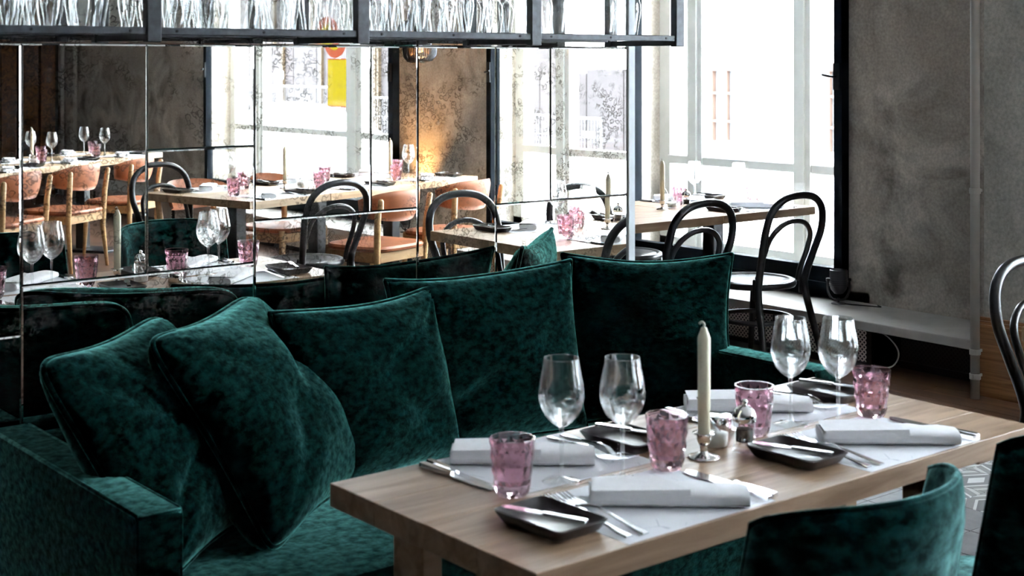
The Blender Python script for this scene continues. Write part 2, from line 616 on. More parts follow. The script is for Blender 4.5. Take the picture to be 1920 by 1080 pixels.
# window wall: limewashed piers and lintel round three openings
OPEN = [(4.70, 6.27), (-1.16, 1.84), (-5.40, -2.40)]  # second one widened out of view to let in more daylight
ZS, ZT = 0.30, 3.15
b = MB()
for (xa, xb, ex) in ((XW, 6.18, 0.0), (6.18, 6.52, 0.17)):
    edges = sorted([-9.4, 8.2] + [e for (a, c) in OPEN for e in (a - (ex and (0.09 if a > 4 else ex)), c + (ex and (0.09 if a > 4 else ex)))])
    for k in range(0, len(edges), 2):
        b.box(xa, edges[k], 0, xb, edges[k + 1], ZC)
for (a, c) in OPEN:
    b.box(XW, a - 0.17, 0, 6.52, c + 0.17, ZS)
    b.box(XW, a - 0.17, ZT, 6.52, c + 0.17, ZC)
wr = struct(b.build('wall_right', M_conc))
wr['label'] = 'mottled grey limewashed wall with tall windows'
# column standing forward of the window wall
col = struct(MB().box(XF, 2.1, 0, XW, 3.62, ZC).build('wall_column', M_concl))
col['label'] = 'pale limewashed wall face at the right edge'
bb = MB().box(XF - 0.028, 2.1, 0, XF, 3.648, 0.30).box(XF - 0.040, 2.1, 0.30, XF, 3.655, 0.325).box(XF - 0.032, 2.1, 0.325, XF, 3.650, 0.34).box(XF - 0.020, 2.1, 0.34, XF, 3.64, 0.355)
bs = struct(bb.build('baseboard_right', M_base))
bs['label'] = 'tall oak baseboard with moulded top'

# low ledge under the windows, mesh grilles below, the shaded void behind them painted black
def ledge(name, y0, y1, zt, label, deep=None):
    t = thing(name, label, 'ledge', (0, 0, 0))
    MB().bbox(5.62, y0, zt - 0.045, XW, y1, zt, 0.003).build('ledge_board', M_ledge, t)
    MB().box(5.90, y0 + 0.01, 0.0, XW, y1 - 0.01, zt - 0.045).build('recess', M_void, t)  # solid block whose black colour stands for the shade in the void
    n = max(1, round((y1 - y0) / 0.62))
    w = (y1 - y0) / n
    for k in range(n):
        yy = y0 + k * w
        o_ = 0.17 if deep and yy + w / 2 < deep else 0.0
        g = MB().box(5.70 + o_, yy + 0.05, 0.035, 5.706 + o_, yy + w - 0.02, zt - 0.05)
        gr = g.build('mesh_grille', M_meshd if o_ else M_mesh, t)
        MB().box(5.69 + o_, yy + 0.02, 0.0, 5.715 + o_, yy + 0.05, zt - 0.045).build('grille_post', M_blackmetal, gr)
        MB().box(5.69 + o_, yy + 0.05, 0.0, 5.715 + o_, yy + w - 0.02, 0.035).build('grille_rail', M_blackmetal, gr)
    return t
ledge('window_ledge', 3.63, 6.6, 0.25, 'grey ledge along the window wall with mesh grilles below', 4.3)
ledge('window_ledge', -8.0, 2.08, 0.25, 'pale ledge under the reflected windows')

# windows: inner black steel frame, outer white timber casement
def window(i, y0, y1, bars, sash_lbl):
    w = struct(obj('window_%d' % i, None))
    w['label'] = sash_lbl
    fr = MB()
    fr.box(6.0, y0 - 0.035, ZS - 0.04, 6.06, y0 + 0.016, ZT).box(6.0, y1 - 0.03, ZS - 0.04, 6.075, y1 + 0.035, ZT)
    fr.box(6.0, y0, ZS - 0.04, 6.06, y1, ZS + 0.035).box(6.02, y0, ZS + 0.035, 6.075, y1, ZS + 0.115).box(6.0, y0, ZT - 0.05, 6.075, y1, ZT)
    fr.build('steel_frame', M_frame, w)
    MB().box(6.04, y0 + 0.03, ZS + 0.115, 6.044, y1 - 0.03, ZT - 0.05).build('inner_pane', M_pane, w)
    xo = 6.35
    z0, z1 = 0.33, ZT
    ex = 0.09 if i == 1 else 0.17
    yo0, yo1 = y0 - ex, y1 + ex
    MB().box(6.18, yo0, ZS - 0.0, 6.5, yo1, z0 - 0.0).build('outer_sill', M_white, w)
    jb = MB().box(xo, yo0, z0, xo + 0.07, yo0 + 0.09, z1).box(xo, yo1 - 0.09, z0, xo + 0.07, yo1, z1).box(xo, yo0, z0, xo + 0.07, yo1, z0 + 0.08)
    jb.build('timber_frame', M_white, w)
    bars = sorted(bars)
    ys = [yo0 + 0.07] + [v for (a, c) in bars for v in (a, c)] + [yo1 - 0.07]
    for (a, c) in bars:
        m_ = MB().box(xo - 0.01, a, z0, xo + 0.08, c, z1)
        m_.box(xo - 0.025, a + (c - a) * 0.3, z0, xo - 0.01, a + (c - a) * 0.7, z1)
        m_.build('mullion', M_white, w)
    for k in range(0, len(ys), 2):
        a, c = ys[k], ys[k + 1]
        MB().bbox(xo - 0.005, a, 0.87, xo + 0.06, c, 0.925, 0.006).build('transom', M_white, w)
        MB().box(xo + 0.02, a, z0 + 0.08, xo + 0.024, c, 0.87).build('pane', M_pane, w)
        MB().box(xo + 0.02, a, 0.925, xo + 0.024, c, z1).build('pane', M_pane, w)
    # latch on the steel frame
    for yl in ([y0] if i != 3 else [y0, y1]):
        lt = MB().box(5.990, yl - 0.022, 1.36, 6.0, yl + 0.014, 1.50)
        lt.tube([(5.985, yl - 0.004, 1.43), (5.962, yl - 0.004, 1.43), (5.955, yl + 0.03, 1.435), (5.955, yl + 0.055, 1.44)], 0.007, 8)
        lt.build('latch', M_blackmetal, w, 'auto')
    return w
window(1, 4.70, 6.27, [(5.15, 5.27), (5.99, 6.11)], 'tall bright window beside the mirror end')
window(2, -1.16, 1.84, [(-0.87, -0.73), (0.27, 0.65), (1.50, 1.63)], 'window reflected at the right end of the mirror')
window(3, -5.40, -2.40, [(-3.53, -3.30), (-5.08, -4.95)], 'wide window reflected in the mirror')

# pipes
def pipe(x, y, label):
    p = thing('heating_pipe', label, 'pipe', (x, y, 0))
    MB().tube([(0, 0, 0), (0, 0, ZC)], 0.021, 16).build('pipe', M_pipe, p, True)
    for z in (0.10, 0.21, 0.93):
        c_ = MB().lathe([(0.021, z - 0.012), (0.0255, z - 0.012), (0.0255, z + 0.012), (0.021, z + 0.012)], 16)
        c_.box(-0.005, -0.005, z - 0.006, 0.05, 0.005, z + 0.006)
        c_.build('pipe_clamp', M_pipe, p)
    return p
pipe(5.585, 3.605, 'cream vertical heating pipe in front of the grey ledge')
pipe(6.02, 2 * YM - W(113, 200, 6.02)[0], 'leftmost of two vertical pipes reflected at the mirror left')
pipe(6.02, 2 * YM - W(137, 200, 6.02)[0], 'right one of two vertical pipes reflected at the mirror left')

# dark timber panelling at the far end (reflected at the extreme left)
pn = struct(obj('wall_panelling', None))
pn['label'] = 'dark stained timber boards reflected at the far left'
for k in range(18):
    w_ = 0.16
    MB().bbox(2.6 + k * 0.19, -9.26, 0, 2.6 + k * 0.19 + 0.17, -9.21 + 0.012 * (k % 3), ZC, 0.004).build('board', M_darkwood, pn)

# mirror partition
part = struct(MB().box(-2.6, YM + 0.012, 0, 3.098, YM + 0.12, ZC).build('wall_mirror', M_wall))
part['label'] = 'partition wall clad in antiqued mirror tiles'
TILES = [(0.30, 1.168, 0.878, 1.553), (0.30, 1.168, 0.05, 0.878),
         (1.168, 1.476, 0.99, 1.553), (1.476, 1.772, 1.292, 1.553), (1.476, 1.772, 0.99, 1.292), (1.168, 1.772, 0.40, 0.99), (1.168, 1.772, 0.05, 0.40),
         (1.772, 2.129, 1.098, 1.553), (2.129, 2.286, 1.098, 1.553), (1.772, 2.286, 0.5, 1.098), (1.772, 2.286, 0.05, 0.5),
         (2.286, 2.567, 0.60, 1.553), (2.286, 2.567, 0.05, 0.60),
         (2.567, 2.777, 1.089, 1.553), (2.777, 3.098, 1.089, 1.553), (2.567, 3.098, 0.45, 1.089), (2.567, 3.098, 0.05, 0.45),
         (0.30, 1.02, 1.553, 2.3), (1.02, 1.62, 1.553, 2.3), (1.62, 2.286, 1.553, 2.3), (2.286, 3.098, 1.553, 2.3)]
for (x0, x1, z0, z1) in TILES:
    g, bv, dp = 0.0008, 0.0035, 0.0016
    cx_, cz_ = (x0 + x1) / 2, (z0 + z1) / 2
    hx, hz = (x1 - x0) / 2 - g, (z1 - z0) / 2 - g
    m_ = MB()
    o_ = [(-hx, 0.008, -hz), (hx, 0.008, -hz), (hx, 0.008, hz), (-hx, 0.008, hz)]
    q_ = [(-hx, dp, -hz), (hx, dp, -hz), (hx, dp, hz), (-hx, dp, hz)]
    p_ = [(-hx + bv, 0, -hz + bv), (hx - bv, 0, -hz + bv), (hx - bv, 0, hz - bv), (-hx + bv, 0, hz - bv)]
    m_.add(o_ + q_ + p_, [(8, 9, 10, 11)] + [(4 + k, 4 + (k + 1) % 4, 8 + (k + 1) % 4, 8 + k) for k in range(4)] + [(k, (k + 1) % 4, 4 + (k + 1) % 4, 4 + k) for k in range(4)] + [(3, 2, 1, 0)])
    tilt = 0.0010
    if z0 > 1.5:
        rot = (0.0, 0, 0.0040)
    else:
        rot = (random.uniform(-tilt, tilt), 0, random.uniform(-tilt, tilt))
    m_.build('mirror_tile', M_mirror, part, loc=(cx_, YM + 0.0005, cz_), rot=rot)
tr = struct(MB().bbox(3.098, YM - 0.006, 0, 3.128, YM + 0.125, ZC, 0.002).build('trim_1', M_trim))
tr['label'] = 'pale grey end trim of the mirror wall'

# ================================================================== OUTSIDE
gnd = MB()
gx, gy = 26, 40
vs = []
for i in range(gx + 1):
    for j in range(gy + 1):
        x = 6.55 + i * 0.75
        y = -30 + j * 1.6
        d = x - 6.55
        z = -0.15 + 0.028 * d + 0.22 * math.sin(0.9 * y + 0.4 * x) * min(1, d / 4) * 0.5
        vs.append((x, y, z))
fs = [(i * (gy + 1) + j, (i + 1) * (gy + 1) + j, (i + 1) * (gy + 1) + j + 1, i * (gy + 1) + j + 1) for i in range(gx) for j in range(gy)]
snow = gnd.add(vs, fs).build('snowy_ground', M_snow, None, True)
struct(snow)
snow['label'] = 'white snow covering the street outside'

def rect_v(p, X, th=0.2):   # reflected pixel rectangle -> real rectangle on plane X (y0,y1,z0,z1)
    ya, za = WV(p[0], p[1], X)
    yb, zb = WV(p[2], p[3], X)
    return min(ya, yb), max(ya, yb), min(za, zb), max(za, zb)

# low mauve wall across the street, stepped roof line
XH = 14.0
hb = thing('street_wall', 'mauve rendered wall with stepped top across the snowy street', 'wall', (XH, -4, 0))
segs = [(-6.2, -1.72, 1.28), (-1.72, -0.6, 1.36), (-0.6, 1.2, 1.30), (1.2, 3.6, 1.40)]
ys_ = [2 * YM - W(p, 200, XH)[0] for p in (1185, 1098, 1068, 1030, 1008, 985)]
tops = [W(p, q, XH)[1] for p, q in ((1150, 127), (1080, 134), (1050, 140), (1020, 138), (1000, 112))]
for k in range(5):
    ya, yb = sorted((ys_[k], ys_[k + 1]))
    if k == 0:
        yb += 3.0
    n = max(1, round((yb - ya) / 0.8))
    for q in range(n):
        MB().box(0, ya + (yb - ya) * q / n + 4 + 0.01, -0.3, 0.25, ya + (yb - ya) * (q + 1) / n + 4 - 0.01, tops[k]).build('wall_panel', M_hoardp if (q + k) % 2 else M_hoard, hb)
y_end = ys_[5]
hb2 = thing('street_building', 'tall grey mauve building side across the snowy street', 'building', (XH + 0.6, -4, 0))
for q in range(22):
    y1_ = y_end - q * 0.9
    MB().box(0, y1_ - 0.9 + 4 + 0.012, -0.3, 0.4, y1_ + 4 - 0.012, 5.2).build('facade_panel', M_hoard if q % 3 else M_hoardp, hb2)
for pxl in (428, 532, 604, 706, 700):
    yy = 2 * YM - W(pxl, 200, XH + 0.55)[0]
    MB().box(-0.06, yy + 4 - 0.035, -0.2, 0, yy + 4 + 0.035, 4.8).build('timber_strip', M_timber, hb2)

# temporary site fence panels
def fence_panel(loc, w, h_, rz, tilt, label):
    t = thing('site_fence', label, 'fence', loc, rz, 'temporary fence panels outside')
    t.rotation_euler = (tilt, 0, rz)
    r = 0.021
    MB().tube([(-w / 2, 0, 0), (-w / 2, 0, h_), (w / 2, 0, h_), (w / 2, 0, 0)], r, 8).tube([(-w / 2, 0, 0.15), (w / 2, 0, 0.15)], r, 8).build('fence_frame', M_fence, t, 'auto')
    m_ = MB()
    n = int(w / 0.06)
    for k in range(1, n):
        x = -w / 2 + w * k / n
        m_.tube([(x, 0, 0.15), (x, 0, h_)], 0.004, 4)
    for k in range(1, 4):
        m_.tube([(-w / 2, 0.005, h_ * k / 4), (w / 2, 0.005, h_ * k / 4)], 0.005, 4)
    o = m_.build('fence_wires', M_fence, t)
    o['kind'] = 'stuff'
    return t
XFN = 12.2
def fpos(px, py):
    y, z = WV(px, py, XFN)
    return y, z
ya, za = fpos(1125, 220); yb, zb = fpos(985, 212)
fence_panel((XFN, (ya + yb) / 2, za - 1.0), abs(ya - yb), 1.0, PI / 2, 0.0, 'leaning wire fence panel with white notice, reflected beside the mirror end')
nt_ = tag(MB().box(XFN - 0.05, fpos(1118, 0)[0], fpos(0 + 1100, 251)[1], XFN - 0.035, fpos(1096, 0)[0], fpos(1100, 243)[1]).build('fence_notice', M_white), 'small white notice fixed on the wire fence panel', 'notice')
ya, za = fpos(735, 192); yb, zb = fpos(440, 138)
ym_ = [fpos(p, q) for p, q in ((735, 190), (630, 172), (497, 153), (440, 138))]
for k in range(3):
    (a, az), (c, cz) = ym_[k], ym_[k + 1]
    fence_panel((XFN, (a + c) / 2, (az + cz) / 2 - 1.15), abs(a - c), 1.15, PI / 2, 0, ['wire fence panel reflected right of the yellow sign', 'wire fence panel reflected behind the white lamp post', 'wire fence panel reflected at the window left side'][k])

# snow heaps
def heap(p, X, rx, ry, rz_, label):
    y, z = WV(p[0], p[1], X)
    m_ = MB()
    n, k_ = 10, 20
    prof = []
    vs, fs = [], []
    for i in range(n + 1):
        a = PI / 2 * i / n
        for k in range(k_):
            t_ = 2 * PI * k / k_
            w_ = 1 + 0.10 * math.sin(3 * t_ + i) + 0.05 * math.sin(7 * t_ + 2 * i)
            vs.append((rx * math.cos(a) * math.cos(t_) * w_, ry * math.cos(a) * math.sin(t_) * w_, rz_ * math.sin(a)))
    for i in range(n):
        for k in range(k_):
            fs.append((i * k_ + k, i * k_ + (k + 1) % k_, (i + 1) * k_ + (k + 1) % k_, (i + 1) * k_ + k))
    o = m_.add(vs, fs).build('snow_heap', M_snow, None, True, (X, y, -0.15))
    tag(o, label, 'snow heap')
heap((560, 220), 10.9, 0.9, 2.2, 1.05, 'large ploughed snow heap in front of the reflected fence')
heap((1060, 275), 10.6, 0.9, 2.4, 0.62, 'low ploughed snow heap reflected beside the mirror end')
heap((456, 200), 9.3, 0.15, 0.13, WV(456, 178, 9.3)[1] + 0.15, 'narrow snow-capped lump reflected at the left of the wide window')

# yellow road sign with round red sign above
XS = 9.4
y0, y1, z0, z1 = rect_v((618, 110, 656, 202), XS)
sg = thing('road_sign', 'yellow rectangular road sign with round red sign above, outside', 'road sign', (XS, (y0 + y1) / 2, -0.15))
w2 = (y1 - y0) / 2
MB().tube([(0.05, -w2 * 0.35, 0), (0.05, -w2 * 0.35, z1 + 0.4)], 0.03, 10).build('sign_post', M_white, sg, True)
pl_ = MB().bbox(-0.012, -w2, z0 + 0.15, 0.012, w2, z1 + 0.15, 0.004).build('sign_border', M_orange, sg)
MB().box(-0.016, -w2 * 0.93, z0 + 0.15 + w2 * 0.07, -0.0125, w2 * 0.93, z1 + 0.15 - w2 * 0.07).build('sign_face', M_yellow, pl_)
def disc(m_, r, x, z, th, seg=28, y=0.0):
    vs = [(x, y + r * math.cos(2 * PI * k / seg), z + r * math.sin(2 * PI * k / seg)) for k in range(seg)]
    vs += [(x + th, a_, c_) for (_, a_, c_) in vs]
    m_.add(vs, [tuple(range(seg)), tuple(reversed(range(seg, 2 * seg)))] + [(k, k + seg, (k + 1) % seg + seg, (k + 1) % seg) for k in range(seg)])
    return m_
rd = (y1 - y0) * 0.55
zc_ = z1 + 0.15 + rd * 1.02
rp = disc(MB(), rd, -0.012, zc_, 0.02, y=-w2 * 0.3).build('round_sign', M_orange, sg)
disc(MB(), rd * 0.62, -0.016, zc_, 0.003, y=-w2 * 0.3).build('round_sign_centre', M_yellow, rp)
# leaning white post
y, z = WV(525, 135, 9.8)
tag(MB().tube([(0, 0, 0), (0, -0.10, z + 0.15)], [0.045, 0.038], 12).lathe([(0.04, z + 0.02), (0.07, z + 0.06), (0.07, z + 0.15), (0.035, z + 0.19)], 12, 0, -0.1, True).build('street_post', M_white, None, 'auto', (9.8, y + 0.1, -0.15)), 'leaning white street post with thick top before the fence', 'post')

# pale building seen straight through the window
XB = 17.0
fb = thing('street_house', 'pale overexposed house front with peach window frames across the street', 'building', (XB, 14, 0))
wins = []
for (a, bq, c, d) in ((1330, 122, 1392, 282), (1520, 122, 1586, 300), (1715, 120, 1790, 300), (1150, 120, 1205, 275)):
    ya, za = W(a, bq, XB); yb, zb = W(c, d, XB)
    wins.append((min(ya, yb) - 14, max(ya, yb) - 14, min(za, zb), max(za, zb)))
wins.sort()
lo = [-9.5]
fm = MB()
yprev = -9.5
for (a, c, z0, z1) in wins:
    fm.box(0, yprev, -0.5, 0.4, a, 6.5)
    fm.box(0, a, -0.5, 0.4, c, z0)
    fm.box(0, a, z1, 0.4, c, 6.5)
    yprev = c
fm.box(0, yprev, -0.5, 0.4, 9.5, 6.5)
fm.build('house_front', M_facade, fb)
for (a, c, z0, z1) in wins:
    fr = MB().box(-0.03, a, z0, 0.06, a + 0.09, z1).box(-0.03, c - 0.09, z0, 0.06, c, z1).box(-0.05, a - 0.05, z1 - 0.09, 0.06, c + 0.05, z1 + 0.04).box(-0.02, (a + c) / 2 - 0.04, z0, 0.05, (a + c) / 2 + 0.04, z1)
    fr.box(-0.02, a, z0, 0.05, c, z0 + 0.08)
    wo = fr.build('house_window', M_peach, fb)
    for q in (1, 2):
        MB().box(-0.01, a + 0.09, z0 + (z1 - z0) * q / 3 - 0.02, 0.05, c - 0.09, z0 + (z1 - z0) * q / 3 + 0.02).build('glazing_bar', M_peach, wo)
    MB().box(0.07, a, z0, 0.08, c, z1).build('house_pane', M_winpale, wo)

# ================================================================== TABLES
TH = 0.75
def table(name, label, x0, y0, lx, ly, rz=0.0, mat=M_oak, legs='wood', npl=4, th=0.042, lin=0.095):
    """origin at the x0,y0 corner on the floor; long side along local x"""
    t = thing(name, label, 'table', (x0, y0, 0), rz)
    w = ly / npl
    for k in range(npl):
        MB().bbox(0, k * w + 0.0002, TH - th, lx, (k + 1) * w - 0.0002, TH, 0.0012).build('top_board', mat, t)
    if legs == 'wood':
        for (x, y) in ((lin, 0.20), (lx - lin, 0.20), (lin, ly - 0.14), (lx - lin, ly - 0.14)):
            MB().bbox(x - 0.022, y - 0.045, 0, x + 0.022, y + 0.045, TH - th - 0.03, 0.003).build('leg', mat, t)
        for x in (lin, lx - lin):
            MB().bbox(x - 0.03, 0.05, TH - th - 0.03, x + 0.03, ly - 0.05, TH - th, 0.003).build('cross_bar', mat, t)
    else:
        n = max(1, round(lx / 0.9))
        for k in range(n):
            x = lx * (k + 0.5) / n
            MB().bbox(x - 0.04, ly / 2 - 0.04, 0.02, x + 0.04, ly / 2 + 0.04, TH - th - 0.01, 0.004).build('leg', M_blackmetal, t)
            MB().bbox(x - 0.13, ly / 2 - 0.3, 0, x + 0.13, ly / 2 + 0.3, 0.02, 0.004).build('foot_plate', M_blackmetal, t)
            MB().box(x - 0.14, ly / 2 - 0.24, TH - th - 0.012, x + 0.14, ly / 2 + 0.24, TH - th).build('top_plate', M_blackmetal, t)
    return t
AX0, AX1, AY0, AY1 = 1.345, 2.703, 1.605, 2.186
table('dining_table', 'oak dining table laid for four in front of the green sofa', AX0, AY0, AX1 - AX0, AY1 - AY0)
table('dining_table', 'oak table end standing nearest the window, black leg', 5.185, 4.745, 0.70, 0.80, legs='steel', mat=M_oak)
table('dining_table', 'bare oak table end next to the mirror edge', 4.48, 4.745, 0.70, 0.80, legs='steel', mat=M_oak)
T2X, T2Y0, T2Y1 = 3.68, 1.37, 2.225
table('dining_table', 'oak table by black bentwood chairs, reflected right of the mirror', T2X, T2Y0, 1.5, T2Y1 - T2Y0, legs='steel', mat=M_oakd)
R3 = math.radians(-15.9)
T3O = (3.676, -0.285)      # mirror-side corner
def t3(lx, ly):            # local along the table, ly measured from the mirror side inwards
    c_, s_ = math.cos(R3), math.sin(R3)
    return T3O[0] + lx * c_ + ly * s_, T3O[1] + lx * s_ - ly * c_
x_, y_ = t3(0, 0.87)
table('dining_table', 'square oak table at the near end of the reflected long row', x_, y_, 0.64, 0.87, R3, M_oakd, 'steel')
x_, y_ = t3(0.645, 0.87)
table('dining_table', 'long oak table among tan leather chairs reflected mid mirror', x_, y_, 1.42, 0.87, R3, M_oakd, 'steel')
R4 = math.radians(-34)
T4O = (3.30, -3.16)
def t4(lx, ly):
    c_, s_ = math.cos(R4), math.sin(R4)
    return T4O[0] + lx * c_ + ly * s_, T4O[1] + lx * s_ - ly * c_
x_, y_ = t4(0, 0.85)
table('dining_table', 'long oak table reflected farthest left in the mirror', x_, y_, 2.15, 0.85, R4, M_oakd, 'steel')

# ================================================================== TABLEWARE PROTOTYPES (meshes shared)
def wine_profiles():
    bowl = [(0.0045, 0.098), (0.010, 0.101), (0.020, 0.108), (0.031, 0.120), (0.038, 0.135), (0.0415, 0.150), (0.0418, 0.163), (0.040, 0.178), (0.0365, 0.196), (0.0335, 0.212), (0.0320, 0.222), (0.0318, 0.2235)]
    stem = [(0.0075, 0.006), (0.0048, 0.014), (0.0038, 0.030), (0.0036, 0.070), (0.0042, 0.092), (0.0052, 0.100), (0.0085, 0.1035)]
    foot = [(0.036, 0.0), (0.0362, 0.0012), (0.030, 0.0025), (0.018, 0.0045), (0.0075, 0.0075), (0.0, 0.009)]
    return bowl, stem, foot
bw, stm, ft = wine_profiles()
bi = [(max(r - 0.0011, 0.0), z + (0.004 if k < 2 else 0.0015 if k < 4 else 0)) for k, (r, z) in enumerate(bw)]
bi[0] = (0.0, 0.1035)
ME_bowl = MB().lathe(bw + list(reversed(bi)), 40).data('bowl', M_bowl, True)
ME_stem = MB().lathe(stm, 14).data('stem', M_glassf, True)
ME_foot = MB().lathe(ft, 32).data('foot', M_glassf, True)
ME_rackglass = MB().lathe([(0.0316, 0.0), (0.0335, 0.016), (0.0365, 0.036), (0.0405, 0.058), (0.0425, 0.076), (0.0418, 0.092), (0.037, 0.108), (0.027, 0.121), (0.014, 0.129), (0.0055, 0.134), (0.0040, 0.160), (0.0038, 0.205), (0.008, 0.214), (0.025, 0.219), (0.034, 0.221), (0.034, 0.2225)], 24).data('hanging_glass', M_rackglass, True)

def tumbler_mesh():
    m_ = MB()
    seg = 12
    rows = 7
    R0, R1, H = 0.0300, 0.0405, 0.100
    vs, fs = [], []
    for i in range(rows + 1):
        z = 0.004 + (H - 0.010) * i / rows
        r = R0 + (R1 - R0) * (i / rows) ** 0.75
        r *= 1.0 + (0.022 if i % 2 else -0.022)
        if i == 0:
            r = R0 * 0.97
        if i == rows:
            r = R1
        for k in range(seg):
            a = 2 * PI * (k + (0.5 if i % 2 else 0)) / seg
            vs.append((r * math.cos(a), r * math.sin(a), z))
    for i in range(rows):
        for k in range(seg):
            a, b_ = i * seg + k, i * seg + (k + 1) % seg
            c_, d_ = (i + 1) * seg + k, (i + 1) * seg + (k + 1) % seg
            if i % 2 == 0:
                fs += [(a, b_, c_), (b_, d_, c_)]
            else:
                fs += [(a, b_, d_), (a, d_, c_)]
    m_.add(vs, fs)
    top = rows * seg
    n0 = len(m_.v)
    off = 0.5 if rows % 2 else 0
    ring = lambda r, z: [(r * math.cos(2 * PI * (k + off) / seg), r * math.sin(2 * PI * (k + off) / seg), z) for k in range(seg)]
    inner = [(R1 + 0.0002, H), (R1 - 0.0028, H), (R1 - 0.0035, H - 0.02), (R0 - 0.001, 0.030), (R0 - 0.006, 0.020), (0.008, 0.018)]
    for (r, z) in inner:
        m_.v += ring(r, z)
    for k in range(seg):
        m_.f.append((top + k, top + (k + 1) % seg, n0 + (k + 1) % seg, n0 + k))
    for i in range(len(inner) - 1):
        for k in range(seg):
            a = n0 + i * seg
            m_.f.append((a + k, a + (k + 1) % seg, a + seg + (k + 1) % seg, a + seg + k))
    m_.f.append(tuple(n0 + (len(inner) - 1) * seg + k for k in range(seg)))
    b0 = len(m_.v)
    m_.v += [(R0 * 0.85 * math.cos(2 * PI * k / seg), R0 * 0.85 * math.sin(2 * PI * k / seg), 0.0) for k in range(seg)]
    for k in range(seg):
        m_.f.append((b0 + k, b0 + (k + 1) % seg, (k + 1) % seg, k))
    m_.f.append(tuple(reversed([b0 + k for k in range(seg)])))
    return m_.data('tumbler', M_tumbler)
ME_tumbler = tumbler_mesh()

def strip(m_, rows, th):     # rows: (x, halfwidth, z) -> flat bar with thickness
    vs, fs = [], []
    for (x, w, z) in rows:
        vs += [(x, -w, z), (x, w, z), (x, w * 0.8, z + th), (x, -w * 0.8, z + th)]
    n = len(rows)
    for i in range(n - 1):
        for k in range(4):
            a, b_ = i * 4, (i + 1) * 4
            fs.append((a + k, b_ + k, b_ + (k + 1) % 4, a + (k + 1) % 4))
    fs += [(0, 1, 2, 3), tuple((n - 1) * 4 + k for k in (3, 2, 1, 0))]
    return m_.add(vs, fs)
# fork points along +y (tines away from the diner); built along x then turned
fk = MB()
strip(fk, [(0, 0.0065, 0.001), (0.02, 0.0058, 0.0015), (0.07, 0.0032, 0.007), (0.105, 0.0026, 0.012), (0.125, 0.0040, 0.009), (0.142, 0.0115, 0.004), (0.150, 0.0125, 0.003)], 0.0024)
for k in range(4):
    y = -0.0102 + k * 0.0068
    mm = MB()
    strip(mm, [(0.148, 0.0022, 0.0032), (0.165, 0.0020, 0.0038), (0.18, 0.0017, 0.006), (0.196, 0.0010, 0.010)], 0.0018)
    fk.add([(a, b_ + y, c_) for a, b_, c_ in mm.v], mm.f)
fk.v = [(-y * 1.1, x * 1.17, z) for x, y, z in fk.v]
ME_fork = fk.data('fork', M_steel, 'auto')
kn = MB()
strip(kn, [(0, 0.0068, 0.0), (0.01, 0.0080, 0.0), (0.08, 0.0070, 0.0), (0.092, 0.0050, 0.001)], 0.0075)
strip(kn, [(0.09, 0.0055, 0.002), (0.105, 0.0085, 0.001), (0.17, 0.0095, 0.001), (0.195, 0.0075, 0.001), (0.207, 0.0020, 0.001)], 0.0016)
kn.v = [(-y, x, z) for x, y, z in kn.v]
ME_knife = kn.data('dinner_knife', M_steel, 'auto')
bk = MB()
strip(bk, [(0, 0.006, 0), (0.01, 0.007, 0), (0.07, 0.0058, 0), (0.08, 0.0045, 0)], 0.005)
strip(bk, [(0.078, 0.005, 0.0012), (0.095, 0.010, 0.001), (0.145, 0.0105, 0.001), (0.158, 0.004, 0.001)], 0.0016)
bk.v = [(-y, x, z) for x, y, z in bk.v]
ME_bknife = bk.data('butter_knife', M_steel, 'auto')

def tray_mesh():
    m_ = MB()
    def rr(hx, hy, z, r=0.014, n=4):
        pts = []
        for (sx, sy, a0) in ((1, 1, 0), (-1, 1, PI / 2), (-1, -1, PI), (1, -1, 1.5 * PI)):
            for k in range(n + 1):
                a = a0 + PI / 2 * k / n
                pts.append((sx * (hx - r) + r * math.cos(a), sy * (hy - r) + r * math.sin(a), z))
        return pts
    loops = [rr(0.046, 0.068, 0.0), rr(0.050, 0.072, 0.003), rr(0.058, 0.084, 0.020), rr(0.055, 0.081, 0.0215), rr(0.047, 0.071, 0.009), rr(0.040, 0.062, 0.006)]
    n = len(loops[0])
    for l_ in loops:
        m_.v += l_
    for i in range(len(loops) - 1):
        for k in range(n):
            m_.f.append((i * n + k, i * n + (k + 1) % n, (i + 1) * n + (k + 1) % n, (i + 1) * n + k))
    m_.f.append(tuple(reversed(range(n))))
    m_.f.append(tuple((len(loops) - 1) * n + k for k in range(n)))
    return m_.data('side_plate', M_plate, 'auto')
ME_tray = tray_mesh()
ME_mat = MB().box(-0.175, 0.0, 0, 0.175, 0.268, 0.0006).data('paper_placemat', M_paper)
ME_matw = MB().box(-0.19, 0.0, 0, 0.19, 0.30, 0.0006).data('paper_placemat', M_paper)

